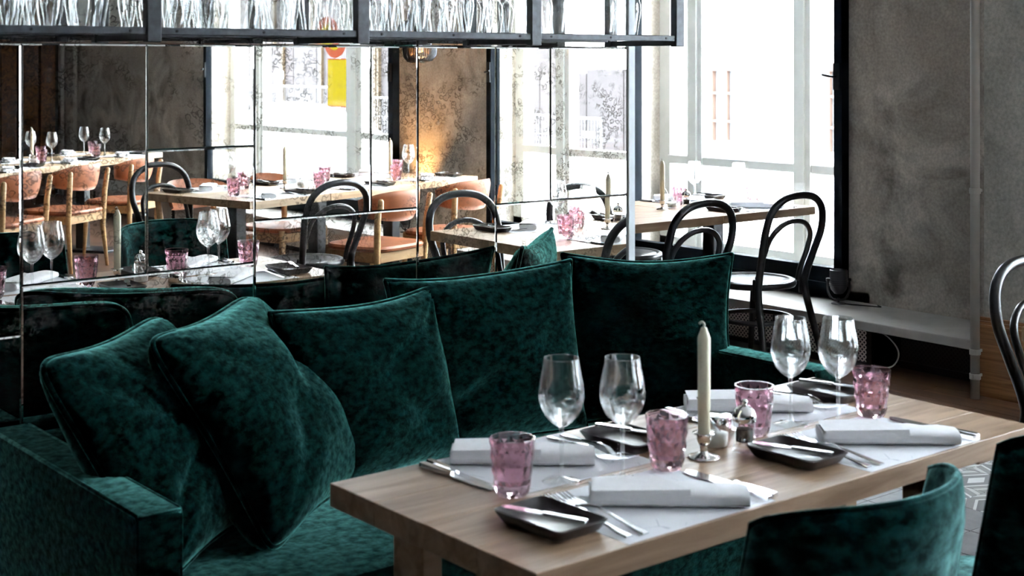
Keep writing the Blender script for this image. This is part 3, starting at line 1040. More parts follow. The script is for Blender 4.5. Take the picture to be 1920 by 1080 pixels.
def napkin_mesh():
    # loosely rolled linen: flattened tube with a fold flap on top
    m_ = MB()
    nx, ns = 18, 22
    Ln = 0.272
    vs, fs = [], []
    for i in range(nx + 1):
        x = -Ln / 2 + Ln * i / nx
        e = abs(2 * i / nx - 1)
        wob = 0.0015 * math.sin(i * 1.7)
        for k in range(ns):
            a = 2 * PI * k / ns
            w = 0.044 - 0.004 * e + wob
            hgt = 0.0155 - 0.0025 * e
            ca, sa = math.cos(a), math.sin(a)
            y = w * (abs(ca) ** 0.7) * (1 if ca >= 0 else -1)
            z = hgt + hgt * (abs(sa) ** 0.65) * (1 if sa >= 0 else -1)
            if sa > 0:
                z += 0.0012 * math.sin(9 * x / Ln * PI + k)
            vs.append((x, y, max(z, 0)))
    for i in range(nx):
        for k in range(ns):
            fs.append((i * ns + k, i * ns + (k + 1) % ns, (i + 1) * ns + (k + 1) % ns, (i + 1) * ns + k))
    fs += [tuple(reversed(range(ns))), tuple(nx * ns + k for k in range(ns))]
    m_.add(vs, fs)
    # diagonal turned flap
    m_.add([(-Ln / 2 + 0.004, -0.040, 0.030), (-Ln / 2 + 0.004, 0.042, 0.0305), (-0.02, 0.043, 0.0335), (0.035, -0.036, 0.0325),
            (-Ln / 2 + 0.004, -0.043, 0.014), (0.035, -0.0445, 0.016)],
           [(0, 3, 2, 1), (4, 5, 3, 0)])
    return m_.data('napkin', M_linen, 'auto')
ME_napkin = napkin_mesh()

def wine_glass(x, y, z, label, group):
    t = thing('wine_glass', label, 'wine glass', (x, y, z), random.uniform(0, 6), group)
    obj('bowl', ME_bowl, t)
    obj('stem', ME_stem, t)
    obj('foot', ME_foot, t)

def place(P, ang, pos, tbl, grp, wide=False, drop=()):
    """P: middle of the table edge in front of the diner, ang: heading of the diner (0 = facing +y)"""
    c_, s_ = math.cos(ang), math.sin(ang)
    def at(lx, ly, z=TH + 0.0002):
        return (P[0] + lx * c_ - ly * s_, P[1] + lx * s_ + ly * c_, z)
    dy = 0.03 if wide else 0.0
    lab = lambda s_: '%s, %s %s' % (s_, pos, tbl)
    ZM = TH + 0.0012
    def put(name, me, lx, ly, z, rz, s_, cat):
        if name in drop:
            return
        tag(obj(name, me, None, at(lx, ly, z), (0, 0, ang + rz)), lab(s_), cat, grp)
    put('paper_placemat', ME_matw if wide else ME_mat, 0, 0.006, TH + 0.0002, 0, 'white printed paper placemat', 'placemat')
    put('napkin', ME_napkin, 0.024, 0.116 + dy, ZM, math.radians(-41) if abs(ang) < 1 else math.radians(139 - 180 * (abs(ang) < 1)), 'rolled white linen napkin', 'napkin')
    put('side_plate', ME_tray, -0.215, 0.150, TH + 0.0003, 0.03, 'small dark stoneware tray', 'plate')
    put('butter_knife', ME_bknife, -0.205, 0.072, TH + 0.0235, 0.35, 'butter knife lying across dark tray', 'knife')
    put('fork', ME_fork, -0.124, 0.020, ZM, -0.08, 'inner steel fork', 'fork')
    put('fork', ME_fork, -0.154, 0.026, ZM, -0.08, 'outer steel fork', 'fork')
    put('dinner_knife', ME_knife, 0.168, 0.012, ZM, -0.02, 'inner steel dinner knife', 'knife')
    put('dinner_knife', ME_knife, 0.190, 0.018, ZM, 0.04, 'outer steel dinner knife', 'knife')
    put('tumbler', ME_tumbler, 0.168, 0.262 + dy, ZM, random.uniform(0, 1), 'mauve faceted glass tumbler', 'tumbler')
    if 'wine_glass' not in drop:
        q = at(0.05, 0.258 + dy, ZM)
        wine_glass(*q, lab('clear stemmed wine glass'), grp)

def candle(x, y, where):
    t = thing('candlestick', 'small silver candlestick ' + where, 'candlestick', (x, y, TH + 0.0003))
    MB().lathe([(0.0, 0.0), (0.031, 0.0), (0.032, 0.002), (0.026, 0.005), (0.010, 0.009), (0.0065, 0.013)], 28).build('base', M_silver, t, True)
    MB().lathe([(0.0065, 0.013), (0.009, 0.017), (0.0065, 0.021), (0.010, 0.027), (0.0135, 0.032), (0.0145, 0.046)], 24).build('socket', M_silver, t, True)
    MB().lathe([(0.0145, 0.046), (0.022, 0.0465), (0.0225, 0.048), (0.0145, 0.0485)], 24).build('drip_rim', M_silver, t, True)
    c_ = thing('candle', 'unlit cream dinner candle ' + where, 'candle', (x, y, TH + 0.0468))
    MB().lathe([(0.0, 0.0), (0.0118, 0.0), (0.0122, 0.10), (0.0125, 0.183), (0.0105, 0.189), (0.0075, 0.197), (0.0055, 0.203), (0.0, 0.205)], 20).build('wax', M_wax, c_, True)
    MB().tube(spline([(0, 0, 0.203), (0.0005, 0, 0.210), (-0.004, 0.002, 0.214), (-0.009, 0.004, 0.211)], 4), 0.0022, 8).build('wick', M_wick, c_, True)

def pepper_mill(x, y, where):
    t = thing('pepper_mill', 'clear pepper mill with steel cap ' + where, 'pepper mill', (x, y, TH + 0.0003))
    MB().lathe([(0.0, 0.0), (0.0235, 0.0), (0.0245, 0.004), (0.021, 0.020), (0.0195, 0.040), (0.0215, 0.052), (0.022, 0.058)], 24).build('glass_body', M_glassf, t, True)
    MB().lathe([(0.0, 0.020), (0.0165, 0.020), (0.0165, 0.044), (0.0, 0.044)], 18).build('peppercorns', M_pepper, t)
    MB().lathe([(0.022, 0.058), (0.0235, 0.060), (0.0235, 0.072), (0.019, 0.082), (0.010, 0.088), (0.004, 0.090)], 24).build('cap', M_silver, t, True)
    MB().lathe([(0.0, 0.0895), (0.0045, 0.0905), (0.0065, 0.096), (0.0045, 0.101), (0.0, 0.102)], 16).build('knob', M_silver, t, True)

def salt_jar(x, y, where):
    t = thing('salt_jar', 'small clear glass jar of salt with spoon ' + where, 'jar', (x, y, TH + 0.0003))
    MB().lathe([(0.0, 0.002), (0.022, 0.001), (0.025, 0.006), (0.027, 0.062), (0.0275, 0.063)], 28).build('jar_glass', M_glassf, t, True)
    MB().lathe([(0.0, 0.004), (0.022, 0.004), (0.0245, 0.028), (0.0, 0.031)], 24).build('salt', M_salt, t, True)
    MB().tube([(0.012, -0.004, 0.022), (-0.010, 0.012, 0.060), (-0.026, 0.024, 0.098)], [0.0042, 0.0022, 0.003], 8).build('spoon', M_steel, t, True)

NEAR = 'of the near oak table'
place((1.715, AY0), 0, 'front left place', NEAR, 'near table settings')
place((2.335, AY0), 0, 'front right place', NEAR, 'near table settings')
place((1.725, AY1), PI, 'sofa-side left place', NEAR, 'near table settings')
place((2.36, AY1), PI, 'sofa-side right place', NEAR, 'near table settings')
cxy = G(1320, 858, TH)
candle(cxy[0], cxy[1], 'on the near oak table')
pxy = G(1396, 846, TH)
pepper_mill(pxy[0], pxy[1], 'on the near oak table')
sxy = G(1342, 838, TH)
salt_jar(sxy[0], sxy[1], 'behind the near candle')
tag(MB().lathe([(0, 0), (0.024, 0), (0.026, 0.003), (0.0265, 0.030), (0.024, 0.034), (0, 0.036)], 24).build('metal_tin', M_silver, None, 'auto', (2.155, 1.985, TH + 0.0003)), 'round silver tin behind the pepper mill on near table', 'tin')

# table at the window (direct view)
WT = 'of the window table'
place((5.56, 4.745), 0, 'near side place', WT, 'window table settings', True)
place((5.56, 5.545), PI, 'far side place', WT, 'window table settings', True)
q = G(1242, 393, TH); candle(q[0], q[1], 'on the bare oak table end')
q = G(1287, 390, TH); pepper_mill(q[0], q[1], 'on the window table')
q = G(1260, 390, TH); salt_jar(q[0], q[1], 'on the window table')
# reflected tables
RT2 = 'of the right reflected table'
for k, (cx_, nm) in enumerate(((4.13, 'first'), (4.85, 'second'))):
    place((cx_, T2Y0), 0, nm + ' room-side place', RT2, 'right reflected table settings', True)
    place((cx_ + 0.03, T2Y1), PI, nm + ' mirror-side place', RT2, 'right reflected table settings', True)
q = V(1140, 429, TH); candle(q[0], q[1], 'on the right reflected table')
q = V(1160, 420, TH); pepper_mill(q[0], q[1], 'on the right reflected table')
RT3 = 'of the middle reflected table'
for k, nm in enumerate(('first', 'second', 'third')):
    lx = 0.33 + 0.70 * k
    place(t3(lx, 0.0), PI + R3, nm + ' mirror-side place', RT3, 'middle reflected table settings', True)
    place(t3(lx + 0.02, 0.87), R3, nm + ' far-side place', RT3, 'middle reflected table settings', True)
q = t3(0.72, 0.44); candle(q[0], q[1], 'on the middle reflected table')
q = t3(0.86, 0.44); salt_jar(q[0], q[1], 'on the middle reflected table')
q = t3(1.68, 0.44); candle(q[0], q[1], 'at the window end of the middle reflected table')
RT4 = 'of the far left reflected table'
for k, nm in enumerate(('first', 'second', 'third')):
    lx = 0.36 + 0.70 * k
    place(t4(lx, 0.0), PI + R4, nm + ' mirror-side place', RT4, 'far reflected table settings', True)
    place(t4(lx + 0.02, 0.85), R4, nm + ' far-side place', RT4, 'far reflected table settings', True)
q = t4(0.95, 0.42); candle(q[0], q[1], 'on the far left reflected table')
q = t4(0.88, 0.36); salt_jar(q[0], q[1], 'on the far left reflected table')

# ================================================================== CHAIRS
def bentwood(label, loc, rz):
    t = thing('bentwood_chair', label, 'chair', loc, rz, 'black bentwood chairs')
    # seat
    MB().lathe([(0.170, 0.452), (0.188, 0.440), (0.203, 0.442), (0.208, 0.452), (0.206, 0.466), (0.196, 0.472), (0.180, 0.468), (0.172, 0.462)], 36).build('seat_ring', M_bent, t, True)
    MB().lathe([(0.0, 0.455), (0.09, 0.457), (0.182, 0.466), (0.182, 0.450), (0.0, 0.445)], 32).build('seat_panel', M_bent, t, True)
    # outer hoop with rear legs
    half = [(-0.215, -0.285, 0.0), (-0.190, -0.228, 0.22), (-0.168, -0.182, 0.42), (-0.166, -0.186, 0.50), (-0.186, -0.222, 0.62), (-0.200, -0.252, 0.72), (-0.180, -0.272, 0.815), (-0.110, -0.284, 0.873)]
    pts = half + [(0, -0.288, 0.890)] + [(-x, y, z) for x, y, z in reversed(half)]
    sp = spline(pts, 6)
    MB().tube(sp, [0.0175 if p.z > 0.3 else 0.0135 + 0.004 * p.z / 0.3 for p in sp], 12).build('back_hoop', M_bent, t, True)
    hi = [(-0.150, -0.150, 0.468), (-0.146, -0.170, 0.53), (-0.152, -0.205, 0.62), (-0.138, -0.236, 0.70), (-0.080, -0.253, 0.752)]
    MB().tube(spline(hi + [(0, -0.258, 0.768)] + [(-x, y, z) for x, y, z in reversed(hi)], 6), 0.0125, 10).build('inner_hoop', M_bent, t, True)
    for s in (-1, 1):
        MB().tube(spline([(s * 0.148, 0.118, 0.445), (s * 0.160, 0.140, 0.28), (s * 0.178, 0.176, 0.0)], 5), [0.0175] * 6 + [0.016, 0.015, 0.014, 0.0135, 0.013], 12).build('front_leg', M_bent, t, True)
        MB().bbox(s * 0.166 - 0.012, -0.192, 0.40, s * 0.166 + 0.012, -0.150, 0.50, 0.006).build('seat_bracket', M_bent, t)
    MB().tube([(0.178 * math.cos(2 * PI * k / 36), 0.178 * math.sin(2 * PI * k / 36) - 0.012, 0.285) for k in range(36)], 0.0115, 8, True).build('leg_ring', M_bent, t, True)
    return t
def seatpos(back, rz):       # from the top of the hoop to the chair origin
    return (back[0] + 0.288 * -math.sin(rz), back[1] + 0.288 * math.cos(rz), 0)
bc = bentwood('black bentwood chair nearest the window ledge and spotlight', seatpos((5.149, 4.242), 0), 0.0)
def bent(back, rz, label):
    return dup(bc, seatpos(back, rz), rz, label)
bent((4.546, 4.264), 0, 'black bentwood chair between mirror edge and window chair')
bent((5.33, 5.90), PI, 'black bentwood chair across the window table, cut by mirror edge')
bent((4.005, 2.415), PI, 'black bentwood chair cut off by the right picture edge')
bent((3.96, 1.22), 0.0, 'black bentwood chair behind the right reflected table, left one')
bent((4.70, 1.20), 0.0, 'black bentwood chair behind the right reflected table, right one')
bent((3.86, 0.34), PI + R3 * 0.5, 'black bentwood chair in front of the middle reflected table')
bent((3.64, -1.36), -0.1, 'black bentwood chair at the end of middle reflected table')

def tan_chair(label, loc, rz):
    t = thing('leather_chair', label, 'chair', loc, rz, 'tan leather oak chairs')
    for s in (-1, 1):
        MB().tube([(s * 0.215, 0.205, 0.0), (s * 0.205, 0.195, 0.22), (s * 0.198, 0.188, 0.425)], [0.011, 0.0175, 0.019], 12).build('front_leg', M_chairwood, t, True)
        MB().tube([(s * 0.225, -0.225, 0.0), (s * 0.212, -0.195, 0.30), (s * 0.220, -0.205, 0.55), (s * 0.232, -0.225, 0.715), (s * 0.232, -0.226, 0.725)], [0.011, 0.019, 0.020, 0.017, 0.008], 12).build('rear_leg', M_chairwood, t, True)
        MB().bbox(s * 0.205 - 0.012, -0.19, 0.345, s * 0.205 + 0.012, 0.19, 0.405, 0.004).build('side_rail', M_chairwood, t)
    for y in (-0.195, 0.185):
        MB().bbox(-0.195, y - 0.012, 0.345, 0.195, y + 0.012, 0.405, 0.004).build('cross_rail', M_chairwood, t)
    # seat pad: rounded square
    m_ = MB()
    loops = []
    n = 40
    def sq(r, z, e=4.0):
        out = []
        for k in range(n):
            a = 2 * PI * k / n
            ca, sa = math.cos(a), math.sin(a)
            q_ = (abs(ca) ** e + abs(sa) ** e) ** (-1 / e)
            out.append((r * q_ * ca * 1.03, r * q_ * sa - 0.002, z))
        return out
    for (r, z) in ((0.215, 0.406), (0.232, 0.412), (0.236, 0.425), (0.226, 0.438), (0.15, 0.442), (0.05, 0.436), (0.002, 0.435)):
        m_.v += sq(r, z)
        loops.append(1)
    for i in range(len(loops) - 1):
        for k in range(n):
            m_.f.append((i * n + k, i * n + (k + 1) % n, (i + 1) * n + (k + 1) % n, (i + 1) * n + k))
    m_.f.append(tuple(reversed(range(n))))
    m_.build('seat_pad', M_leather, t, 'auto')
    # wrap-round leather back
    m_ = MB()
    na, nz_ = 24, 6
    rows = []
    for side in (0, 1):
        for i in range(na + 1):
            a = -1.18 + 2.36 * i / na
            e = abs(2 * i / na - 1)
            zb = 0.575 + 0.035 * e ** 2
            zt = 0.765 - 0.055 * e ** 3
            for k in range(nz_ + 1):
                v = k / nz_
                z = zb + (zt - zb) * v
                bul = 0.013 * math.sqrt(max(0, 1 - (2 * v - 1) ** 2)) * (1 - e ** 6)
                r = 0.262 + 0.03 * (v - 0.5) + (bul if side else -bul)
                rows.append((r * math.sin(a), 0.02 - r * 0.98 * math.cos(a), z))
    m_.v += rows
    st = nz_ + 1
    o2 = (na + 1) * st
    for i in range(na):
        for k in range(nz_):
            a = i * st + k
            m_.f.append((a, a + 1, a + st + 1, a + st))
            m_.f.append((o2 + a, o2 + a + st, o2 + a + st + 1, o2 + a + 1))
    for i in range(na):
        m_.f.append((i * st, (i + 1) * st, o2 + (i + 1) * st, o2 + i * st))
        m_.f.append((i * st + nz_, o2 + i * st + nz_, o2 + (i + 1) * st + nz_, (i + 1) * st + nz_))
    for k in range(nz_):
        m_.f.append((k, o2 + k, o2 + k + 1, k + 1))
        a = na * st + k
        m_.f.append((a, a + 1, o2 + a + 1, o2 + a))
    m_.build('backrest', M_leather, t, True)
    return t
def tanpos(back, rz):
    return (back[0] - 0.25 * math.sin(rz), back[1] + 0.25 * math.cos(rz), 0)
b0 = t3(0.98, -0.30)
tc_ = tan_chair('tan leather oak chair in the middle of the mirror, nearer one', tanpos(b0, PI + R3), PI + R3)
def tan(back, rz, label):
    return dup(tc_, tanpos(back, rz), rz, label)
tan(t3(1.72, -0.28), PI + R3, 'tan leather oak chair reflected before the orange-lit pier')
tan(t3(0.66, 1.27), R3, 'tan leather oak chair beyond the middle reflected table, left one')
tan(t3(1.30, 1.27), R3, 'tan leather oak chair beyond the middle reflected table, right one')
tan(t4(0.02, -0.26), PI + R4, 'tan leather oak chair cut by the left picture edge')
tan(t4(0.72, -0.26), PI + R4, 'tan leather oak chair reflected behind the sofa candle')
tan(t4(1.50, -0.26), PI + R4, 'tan leather oak chair reflected before the grey wall')
tan(t4(0.50, 1.15), R4, 'tan leather oak chair on the far side of far reflected table')

def green_chair(label, loc, rz):
    t = thing('velvet_chair', label, 'chair', loc, rz, 'green velvet chairs')
    # shell back: shallow arc leaning to the rear, rounded rim
    na, nz_ = 26, 14
    m_ = MB()
    def pt(i, k, side):
        s = 2 * i / na - 1
        v = k / nz_
        hw = 0.232 - 0.012 * v
        x = hw * math.sin(s * 1.25) / math.sin(1.25)
        arc = 0.145 * (1 - math.cos(s * 1.25)) / (1 - math.cos(1.25))
        y = -0.175 - 0.085 * v + arc
        z = 0.37 + v * (0.50 - 0.03 * abs(s) ** 4)
        th = 0.022 * min(1, (1 - v) * 7 + 0.15) ** 0.5 * min(1, (1 - abs(s)) * 9 + 0.25) ** 0.5
        nrm = Vector((math.sin(s * 1.1), -math.cos(s * 1.1), 0))
        q_ = Vector((x, y, z)) + nrm * (th if side else -th)
        return q_[:]
    for side in (0, 1):
        for i in range(na + 1):
            for k in range(nz_ + 1):
                m_.v.append(pt(i, k, side))
    st = nz_ + 1
    o2 = (na + 1) * st
    for i in range(na):
        for k in range(nz_):
            a = i * st + k
            m_.f.append((a, a + 1, a + st + 1, a + st))
            m_.f.append((o2 + a, o2 + a + st, o2 + a + st + 1, o2 + a + 1))
        m_.f.append((i * st + nz_, o2 + i * st + nz_, o2 + (i + 1) * st + nz_, (i + 1) * st + nz_))
        m_.f.append((i * st, (i + 1) * st, o2 + (i + 1) * st, o2 + i * st))
    for k in range(nz_):
        m_.f.append((k, o2 + k, o2 + k + 1, k + 1))
        a = na * st + k
        m_.f.append((a, a + 1, o2 + a + 1, o2 + a))
    bo = m_.build('shell_back', M_velvet2, t, True)
    rim = [pt(i, nz_, 0) for i in range(na + 1)]
    rim2 = [pt(i, nz_, 1) for i in range(na + 1)]
    seam = [tuple((Vector(a) + Vector(c_)) / 2 + Vector((0, 0, 0.002))) for a, c_ in zip(rim, rim2)]
    side_l = [tuple((Vector(pt(0, k, 0)) + Vector(pt(0, k, 1))) / 2) for k in range(nz_ + 1)]
    side_r = [tuple((Vector(pt(na, k, 0)) + Vector(pt(na, k, 1))) / 2) for k in range(nz_, -1, -1)]
    MB().tube(side_l + seam[1:] + side_r[1:], 0.0055, 8).build('piping', M_velvet2, bo, True)
    # seat pad
    n = 40
    m_ = MB()
    prof = [(0.92, 0.385), (0.99, 0.395), (1.0, 0.42), (0.99, 0.452), (0.94, 0.466), (0.6, 0.473), (0.01, 0.474)]
    for (s_, z) in prof:
        for k in range(n):
            a = 2 * PI * k / n
            ca, sa = math.cos(a), math.sin(a)
            q_ = (abs(ca) ** 4 + abs(sa) ** 4) ** (-0.25)
            m_.v.append((0.255 * s_ * q_ * ca, 0.03 + 0.225 * s_ * q_ * sa, z))
    for i in range(len(prof) - 1):
        for k in range(n):
            m_.f.append((i * n + k, i * n + (k + 1) % n, (i + 1) * n + (k + 1) % n, (i + 1) * n + k))
    m_.f.append(tuple(reversed(range(n))))
    m_.build('seat_pad', M_velvet2, t, 'auto')
    for sx in (-1, 1):
        for (y0_, y1_) in ((0.20, 0.235), (-0.14, -0.21)):
            MB().tube([(sx * 0.19, y0_, 0.385), (sx * 0.215, y1_, 0.0)], [0.018, 0.011], 10).build('leg', M_blackmetal, t, True)
    return t
gc = green_chair('green velvet shell chair tucked under the front of near table', (1.775, 1.485, 0), 0.0)
dup(gc, (2.43, 1.50, 0), 0.02, 'green velvet shell chair cut by the bottom right corner')
dup(gc, (1.95, -0.05, 0), PI, 'teal velvet chair reflected at the extreme left edge')

# ================================================================== SOFA
SX0, SX1, SYF, SYB = 1.085, 3.105, 2.43, 3.235
so = thing('sofa', 'low dark green velvet sofa against the mirror wall', 'sofa', (0, 0, 0))
MB().bbox(SX0 + 0.02, SYF + 0.03, 0.10, SX1 - 0.02, SYB - 0.01, 0.355, 0.012).build('base', M_velvet, so, 'auto')
ncu = 2
for k in range(ncu):
    a = SX0 + 0.10 + (SX1 - SX0 - 0.20) * k / ncu
    c_ = SX0 + 0.10 + (SX1 - SX0 - 0.20) * (k + 1) / ncu
    MB().bbox(a + 0.002, SYF, 0.372, c_ - 0.002, SYB - 0.10, 0.468, 0.022).build('seat_cushion', M_velvet, so, 'auto')
MB().bbox(SX0 + 0.08, SYB - 0.115, 0.36, SX1 - 0.08, SYB - 0.005, 0.66, 0.025).build('backrest', M_velvet, so, 'auto')
for (a, c_) in ((SX0, SX0 + 0.095), (SX1 - 0.095, SX1)):
    ar = MB().bbox(a, SYF, 0.10, c_, SYB - 0.005, 0.68, 0.014).build('armrest', M_velvet, so, 'auto')
    i0 = 0.006
    for x in (a + i0, c_ - i0):
        MB().tube([(x, SYF + i0, 0.12), (x, SYF + i0, 0.668), (x, SYF + 0.012, 0.675), (x, SYB - 0.02, 0.676)], 0.0048, 8).build('piping', M_velvet, ar, True)
    MB().tube([(a + i0, SYF + i0, 0.673), (c_ - i0, SYF + i0, 0.673)], 0.0048, 8).build('piping', M_velvet, ar, True)
for (x, y) in ((SX0 + 0.08, SYF + 0.08), (SX1 - 0.08, SYF + 0.08), (SX0 + 0.08, SYB - 0.08), (SX1 - 0.08, SYB - 0.08)):
    MB().lathe([(0.016, 0.0), (0.024, 0.102)], 14, x, y, True).build('leg', M_blackmetal, so, 'auto')

# cushions
def cushion(label, loc, yaw, lean, w, h_, th, seed, roll=0.0, sag=0.0, rnd_=0.0):
    rnd = random.Random(seed)
    t = thing('cushion', label, 'cushion', loc, 0, 'green velvet cushions on the sofa')
    t.rotation_euler = (-lean, roll, yaw)
    n = 40
    ph = [rnd.uniform(0, 6.28) for _ in range(12)]
    cr = [(rnd.choice((-1, 1)), rnd.choice((-1, 1)), rnd.uniform(0.6, 1)) for _ in range(3)]
    def edge(u, v):
        x = w / 2 * u * (1 - 0.085 * (1 - v * v) + 0.012 * math.sin(3 * v + ph[0]))
        z = h_ / 2 * v * (1 - 0.085 * (1 - u * u) + 0.012 * math.sin(3 * u + ph[1]))
        cf = 1 - rnd_ * (u * u * v * v) ** 3
        x, z = x * cf, z * cf
        z -= sag * (1 - u * u) * max(0, v) * 0.5 * h_
        return x, z
    def pt(i, k, side):
        # denser sampling towards the border
        u = math.sin(PI / 2 * (2 * i / n - 1))
        v = math.sin(PI / 2 * (2 * k / n - 1))
        x, z = edge(u, v)
        body = max(0, (1 - u * u) * (1 - v * v))
        d = th / 2 * body ** 0.40
        d *= 1.0 - 0.18 * v                              # heavier at the bottom
        # creases radiating from the corners and border puckers
        r1 = math.hypot(1 - abs(u), 1 - abs(v))
        d += 0.010 * math.sin(14 * math.atan2(1 - abs(v), 1 - abs(u) + 1e-4) + ph[2] + side) * math.exp(-r1 * 2.6) * body ** 0.3
        d += 0.006 * math.sin(5.1 * u + 3 * v + ph[3] + side * 2) * body ** 0.5 + 0.005 * math.sin(7.3 * v - 4 * u + ph[4]) * body ** 0.5
        for (cu, cv, am) in cr:
            q_ = (u * cv - v * cu) / 1.4 + 0.08 * math.sin(3 * (u + v) + ph[5])
            along = (u * cu + v * cv) / 2
            if along > 0:
                d -= 0.016 * am * math.exp(-(q_ / 0.10) ** 2) * along * (1 - along) * 4 * body ** 0.4
        return x, (-d if side == 0 else d), z + h_ / 2
    m_ = MB()
    for side in (0, 1):
        for i in range(n + 1):
            for k in range(n + 1):
                m_.v.append(pt(i, k, side))
    st = n + 1
    o2 = st * st
    for i in range(n):
        for k in range(n):
            a = i * st + k
            m_.f.append((a, a + st, a + st + 1, a + 1))
            m_.f.append((o2 + a, o2 + a + 1, o2 + a + st + 1, o2 + a + st))
    co = m_.build('cover', M_velvet, t, True)
    path = [(*edge(math.sin(PI / 2 * (2 * i / n - 1)), -1),) for i in range(n)] + [edge(1, math.sin(PI / 2 * (2 * k / n - 1))) for k in range(n)] + \
           [edge(math.sin(PI / 2 * (1 - 2 * i / n)), 1) for i in range(n)] + [edge(-1, math.sin(PI / 2 * (1 - 2 * k / n))) for k in range(n)]
    MB().tube([(x, 0, z + h_ / 2) for x, z in path], 0.0068, 8, True).build('piping', M_velvet, t, True)
    return t
ZQ = 0.466
d2r = math.radians
cushion('dark green velvet cushion leaning on the left armrest, hindmost', (1.43, 2.76, ZQ), d2r(38), d2r(33), 0.57, 0.53, 0.20, 1, rnd_=0.10)
cushion('green velvet cushion at left, bright highlight down its right side', (1.70, 2.80, ZQ), d2r(39), d2r(33), 0.60, 0.545, 0.26, 2, rnd_=0.09)
cushion('dark green velvet cushion third from the left armrest', (1.955, 2.92, ZQ), d2r(9), d2r(14), 0.55, 0.455, 0.19, 3)
cushion('dark green velvet cushion in the middle of the sofa with pinched corners', (2.385, 3.01, ZQ), d2r(-3), d2r(9), 0.63, 0.475, 0.18, 4)
cushion('green velvet cushion propped in the right sofa corner', (2.865, 2.905, ZQ), d2r(-39), d2r(14), 0.50, 0.485, 0.19, 5)

# ================================================================== GLASS RACK
YF_, YBk = 2.85, 3.13
PX = [M_x for M_x in (0.242, 0.775, 1.308, 1.841, 2.38, 2.917)]
rk = thing('glass_rack', 'black steel hanging rack full of upturned glasses above the sofa', 'rack', (0, 0, 0))
ZR = 1.572
for x in PX:
    for y in (YF_, YBk):
        MB().bbox(x - 0.017, y - 0.012, 1.553, x + 0.017, y + 0.012, ZC, 0.002).build('post', M_rack, rk)
    MB().bbox(x - 0.012, YF_ + 0.012, 1.556, x + 0.012, YBk - 0.012, 1.572, 0.002).build('cross_bar', M_rack, rk)
for k in range(len(PX) - 1):
    for y in (YF_, YBk):
        r_ = MB().bbox(PX[k] + 0.017, y - 0.008, ZR - 0.004, PX[k + 1] - 0.017, y + 0.008, ZR + 0.013, 0.002).build('rail', M_rack, rk)
        if y == YF_:
            for q in (0.10, 0.5, 0.9):
                xx = PX[k] + (PX[k + 1] - PX[k]) * q
                m_ = MB().lathe([(0.0, 0.0), (0.0032, 0.0), (0.0032, 0.002), (0.0, 0.002)], 8)
                m_.build('rivet', M_void, r_, loc=(xx, YF_ - 0.0078, ZR + 0.005), rot=(PI / 2, 0, 0))
    MB().box(PX[k] + 0.017, YF_ + 0.008, ZR + 0.004, PX[k + 1] - 0.017, YBk - 0.008, ZR + 0.007).build('shelf', M_glassf, rk)
RG = []
x = 0.82
while x < 2.90:
    near_post = min(abs(x - p) for p in PX)
    if near_post > 0.058:
        for r_ in range(3):
            jx, jy = random.uniform(-0.006, 0.006), random.uniform(-0.004, 0.004)
            xx = x + jx + (0.02 if r_ == 1 else 0)
            if min(abs(xx - p) for p in PX) < 0.060:
                xx = x
            RG.append((r_, xx, obj('upturned_glass', ME_rackglass, None, (xx, YF_ + 0.056 + r_ * 0.088 + jy * 0.4, ZR + 0.0075))))
    x += 0.093

ORD = 'first second third fourth fifth sixth seventh eighth ninth tenth eleventh twelfth thirteenth fourteenth fifteenth sixteenth seventeenth eighteenth nineteenth twentieth'.split()
for r_ in range(3):
    row = sorted([(-xx, k) for k, (q_, xx, o_) in enumerate(RG) if q_ == r_])
    for n_, (_, k) in enumerate(row):
        tag(RG[k][2], 'upturned clear glass, %s from the right in the %s row of the rack' % (ORD[n_], ('front', 'middle', 'back')[r_]), 'wine glass', 'upturned glasses in the rack')

# ================================================================== LAMPS AND SMALL THINGS
# spotlight on the ledge
q = G(1577, 561, 0.25)
sp_ = thing('spotlight', 'small black spotlight standing on the grey window ledge', 'spotlight', (5.93, 4.63, 0.25), d2r(-40))
MB().lathe([(0.0, 0.0), (0.038, 0.0), (0.04, 0.003), (0.03, 0.007), (0.006, 0.009), (0.006, 0.03)], 20).build('base', M_blackmetal, sp_, 'auto')
MB().tube(spline([(-0.055, 0, 0.125), (-0.056, 0, 0.07), (-0.035, 0, 0.028), (0, 0, 0.02), (0.035, 0, 0.028), (0.056, 0, 0.07), (0.055, 0, 0.125)], 5), 0.006, 8).build('yoke', M_blackmetal, sp_, True)
hd = MB().lathe([(0.0, 0.05), (0.022, 0.053), (0.040, 0.075), (0.046, 0.10), (0.046, 0.175), (0.042, 0.178), (0.038, 0.165), (0.0, 0.16)], 24).build('lamp_head', M_blackmetal, sp_, 'auto')
for k in range(4):
    MB().lathe([(0.046, 0.092 + k * 0.010), (0.049, 0.092 + k * 0.010), (0.049, 0.096 + k * 0.010), (0.046, 0.096 + k * 0.010)], 24).build('cooling_fin', M_blackmetal, hd)
for s in (-1, 1):
    MB().tube([(s * 0.046, 0, 0.125), (s * 0.064, 0, 0.125)], 0.009, 10).build('pivot_knob', M_blackmetal, sp_, True)
sp2 = dup(sp_, (5.90, -2.02, 0.25), d2r(-90), 'small black spotlight lighting the reflected pier orange')
sl = bpy.data.lights.new('spot_light', 'SPOT')
sl.energy = 15
sl.color = (1.0, 0.56, 0.22)
sl.spot_size = math.radians(85)
sl.spot_blend = 0.9
sl.shadow_soft_size = 0.03
slo = bpy.data.objects.new('spot_light', sl)
C.objects.link(slo)
slo.parent = sp2
slo.location = (0, 0, 0.185)
slo.rotation_euler = (PI - 0.10, 0, 0)
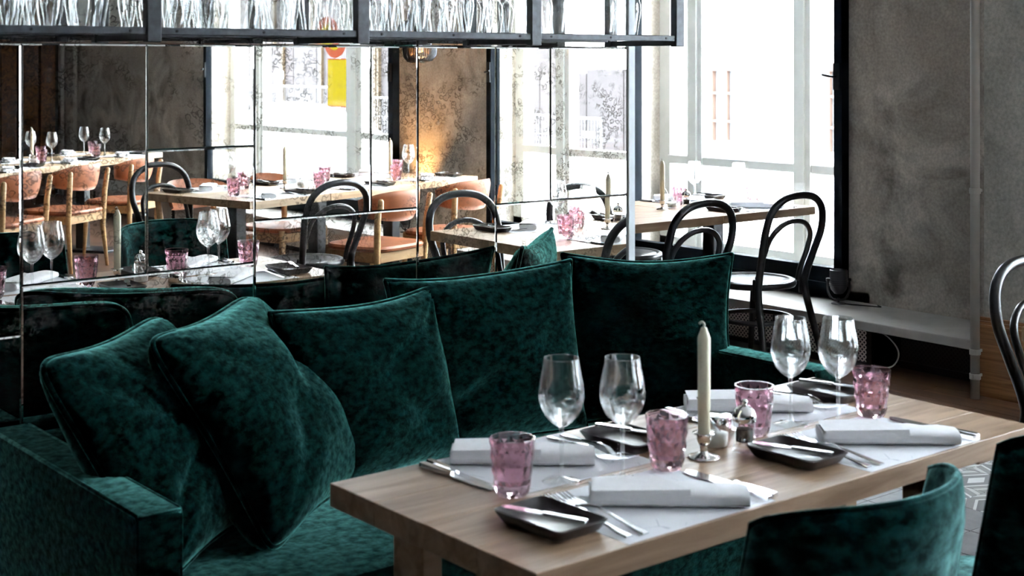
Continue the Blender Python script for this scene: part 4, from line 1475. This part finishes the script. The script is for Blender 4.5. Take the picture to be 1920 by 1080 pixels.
tag(MB().tube(spline([(5.93, 4.59, 0.255), (5.97, 4.50, 0.254), (6.00, 4.42, 0.254), (6.03, 4.46, 0.254)], 6), 0.003, 6).build('cable', M_blackmetal, None, True), 'thin cable lying on the ledge by the spotlight', 'cable')
tag(MB().tube(spline([(5.66, 4.32, 0.22), (5.655, 4.15, 0.20), (5.65, 4.06, 0.13), (5.65, 4.10, 0.05), (5.66, 4.26, 0.02)], 8), 0.004, 6).build('cable', M_pipe, None, True), 'pale cable loop hanging below the grey ledge', 'cable')

def pendant(x, y, zb, label, power):
    t = thing('pendant_lamp', label, 'lamp', (x, y, 0), 0, 'smoked ribbed pendant lamps')
    m_ = MB()
    prof = [(0.03, zb), (0.085, zb + 0.012), (0.112, zb + 0.045), (0.118, zb + 0.11), (0.112, zb + 0.20), (0.08, zb + 0.26), (0.03, zb + 0.28)]
    # ribs: separate bars round the shade
    for k in range(56):
        a = 2 * PI * k / 56
        m_ = MB().tube([(r * math.cos(a), r * math.sin(a), z) for r, z in prof], 0.0052, 6)
        m_.build('shade_rib', M_smoke, t, True)
    MB().lathe([(0.0, zb + 0.06), (0.028, zb + 0.07), (0.040, zb + 0.11), (0.030, zb + 0.16), (0.016, zb + 0.20), (0.0, zb + 0.21)], 16).build('bulb', M_bulb, t, True)
    MB().lathe([(0.0, zb + 0.275), (0.035, zb + 0.275), (0.035, zb + 0.32), (0.0, zb + 0.33)], 16).build('cap', M_blackmetal, t, 'auto')
    MB().tube([(0, 0, zb + 0.33), (0, 0, ZC)], 0.004, 6).build('cord', M_blackmetal, t)
    l_ = bpy.data.lights.new('pendant_light', 'POINT')
    l_.energy = power
    l_.color = (1.0, 0.55, 0.22)
    l_.shadow_soft_size = 0.004
    lo_ = bpy.data.objects.new('pendant_light', l_)
    C.objects.link(lo_)
    lo_.parent = t
    lo_.location = (0, 0, zb + 0.03)
    return t
vx, vy = ray(787)
tt = 9.3
pendant(tt * vx, 2 * YM - tt * vy, 1.50, 'smoked ribbed pendant lamp glowing orange, reflected at mirror top', 3)
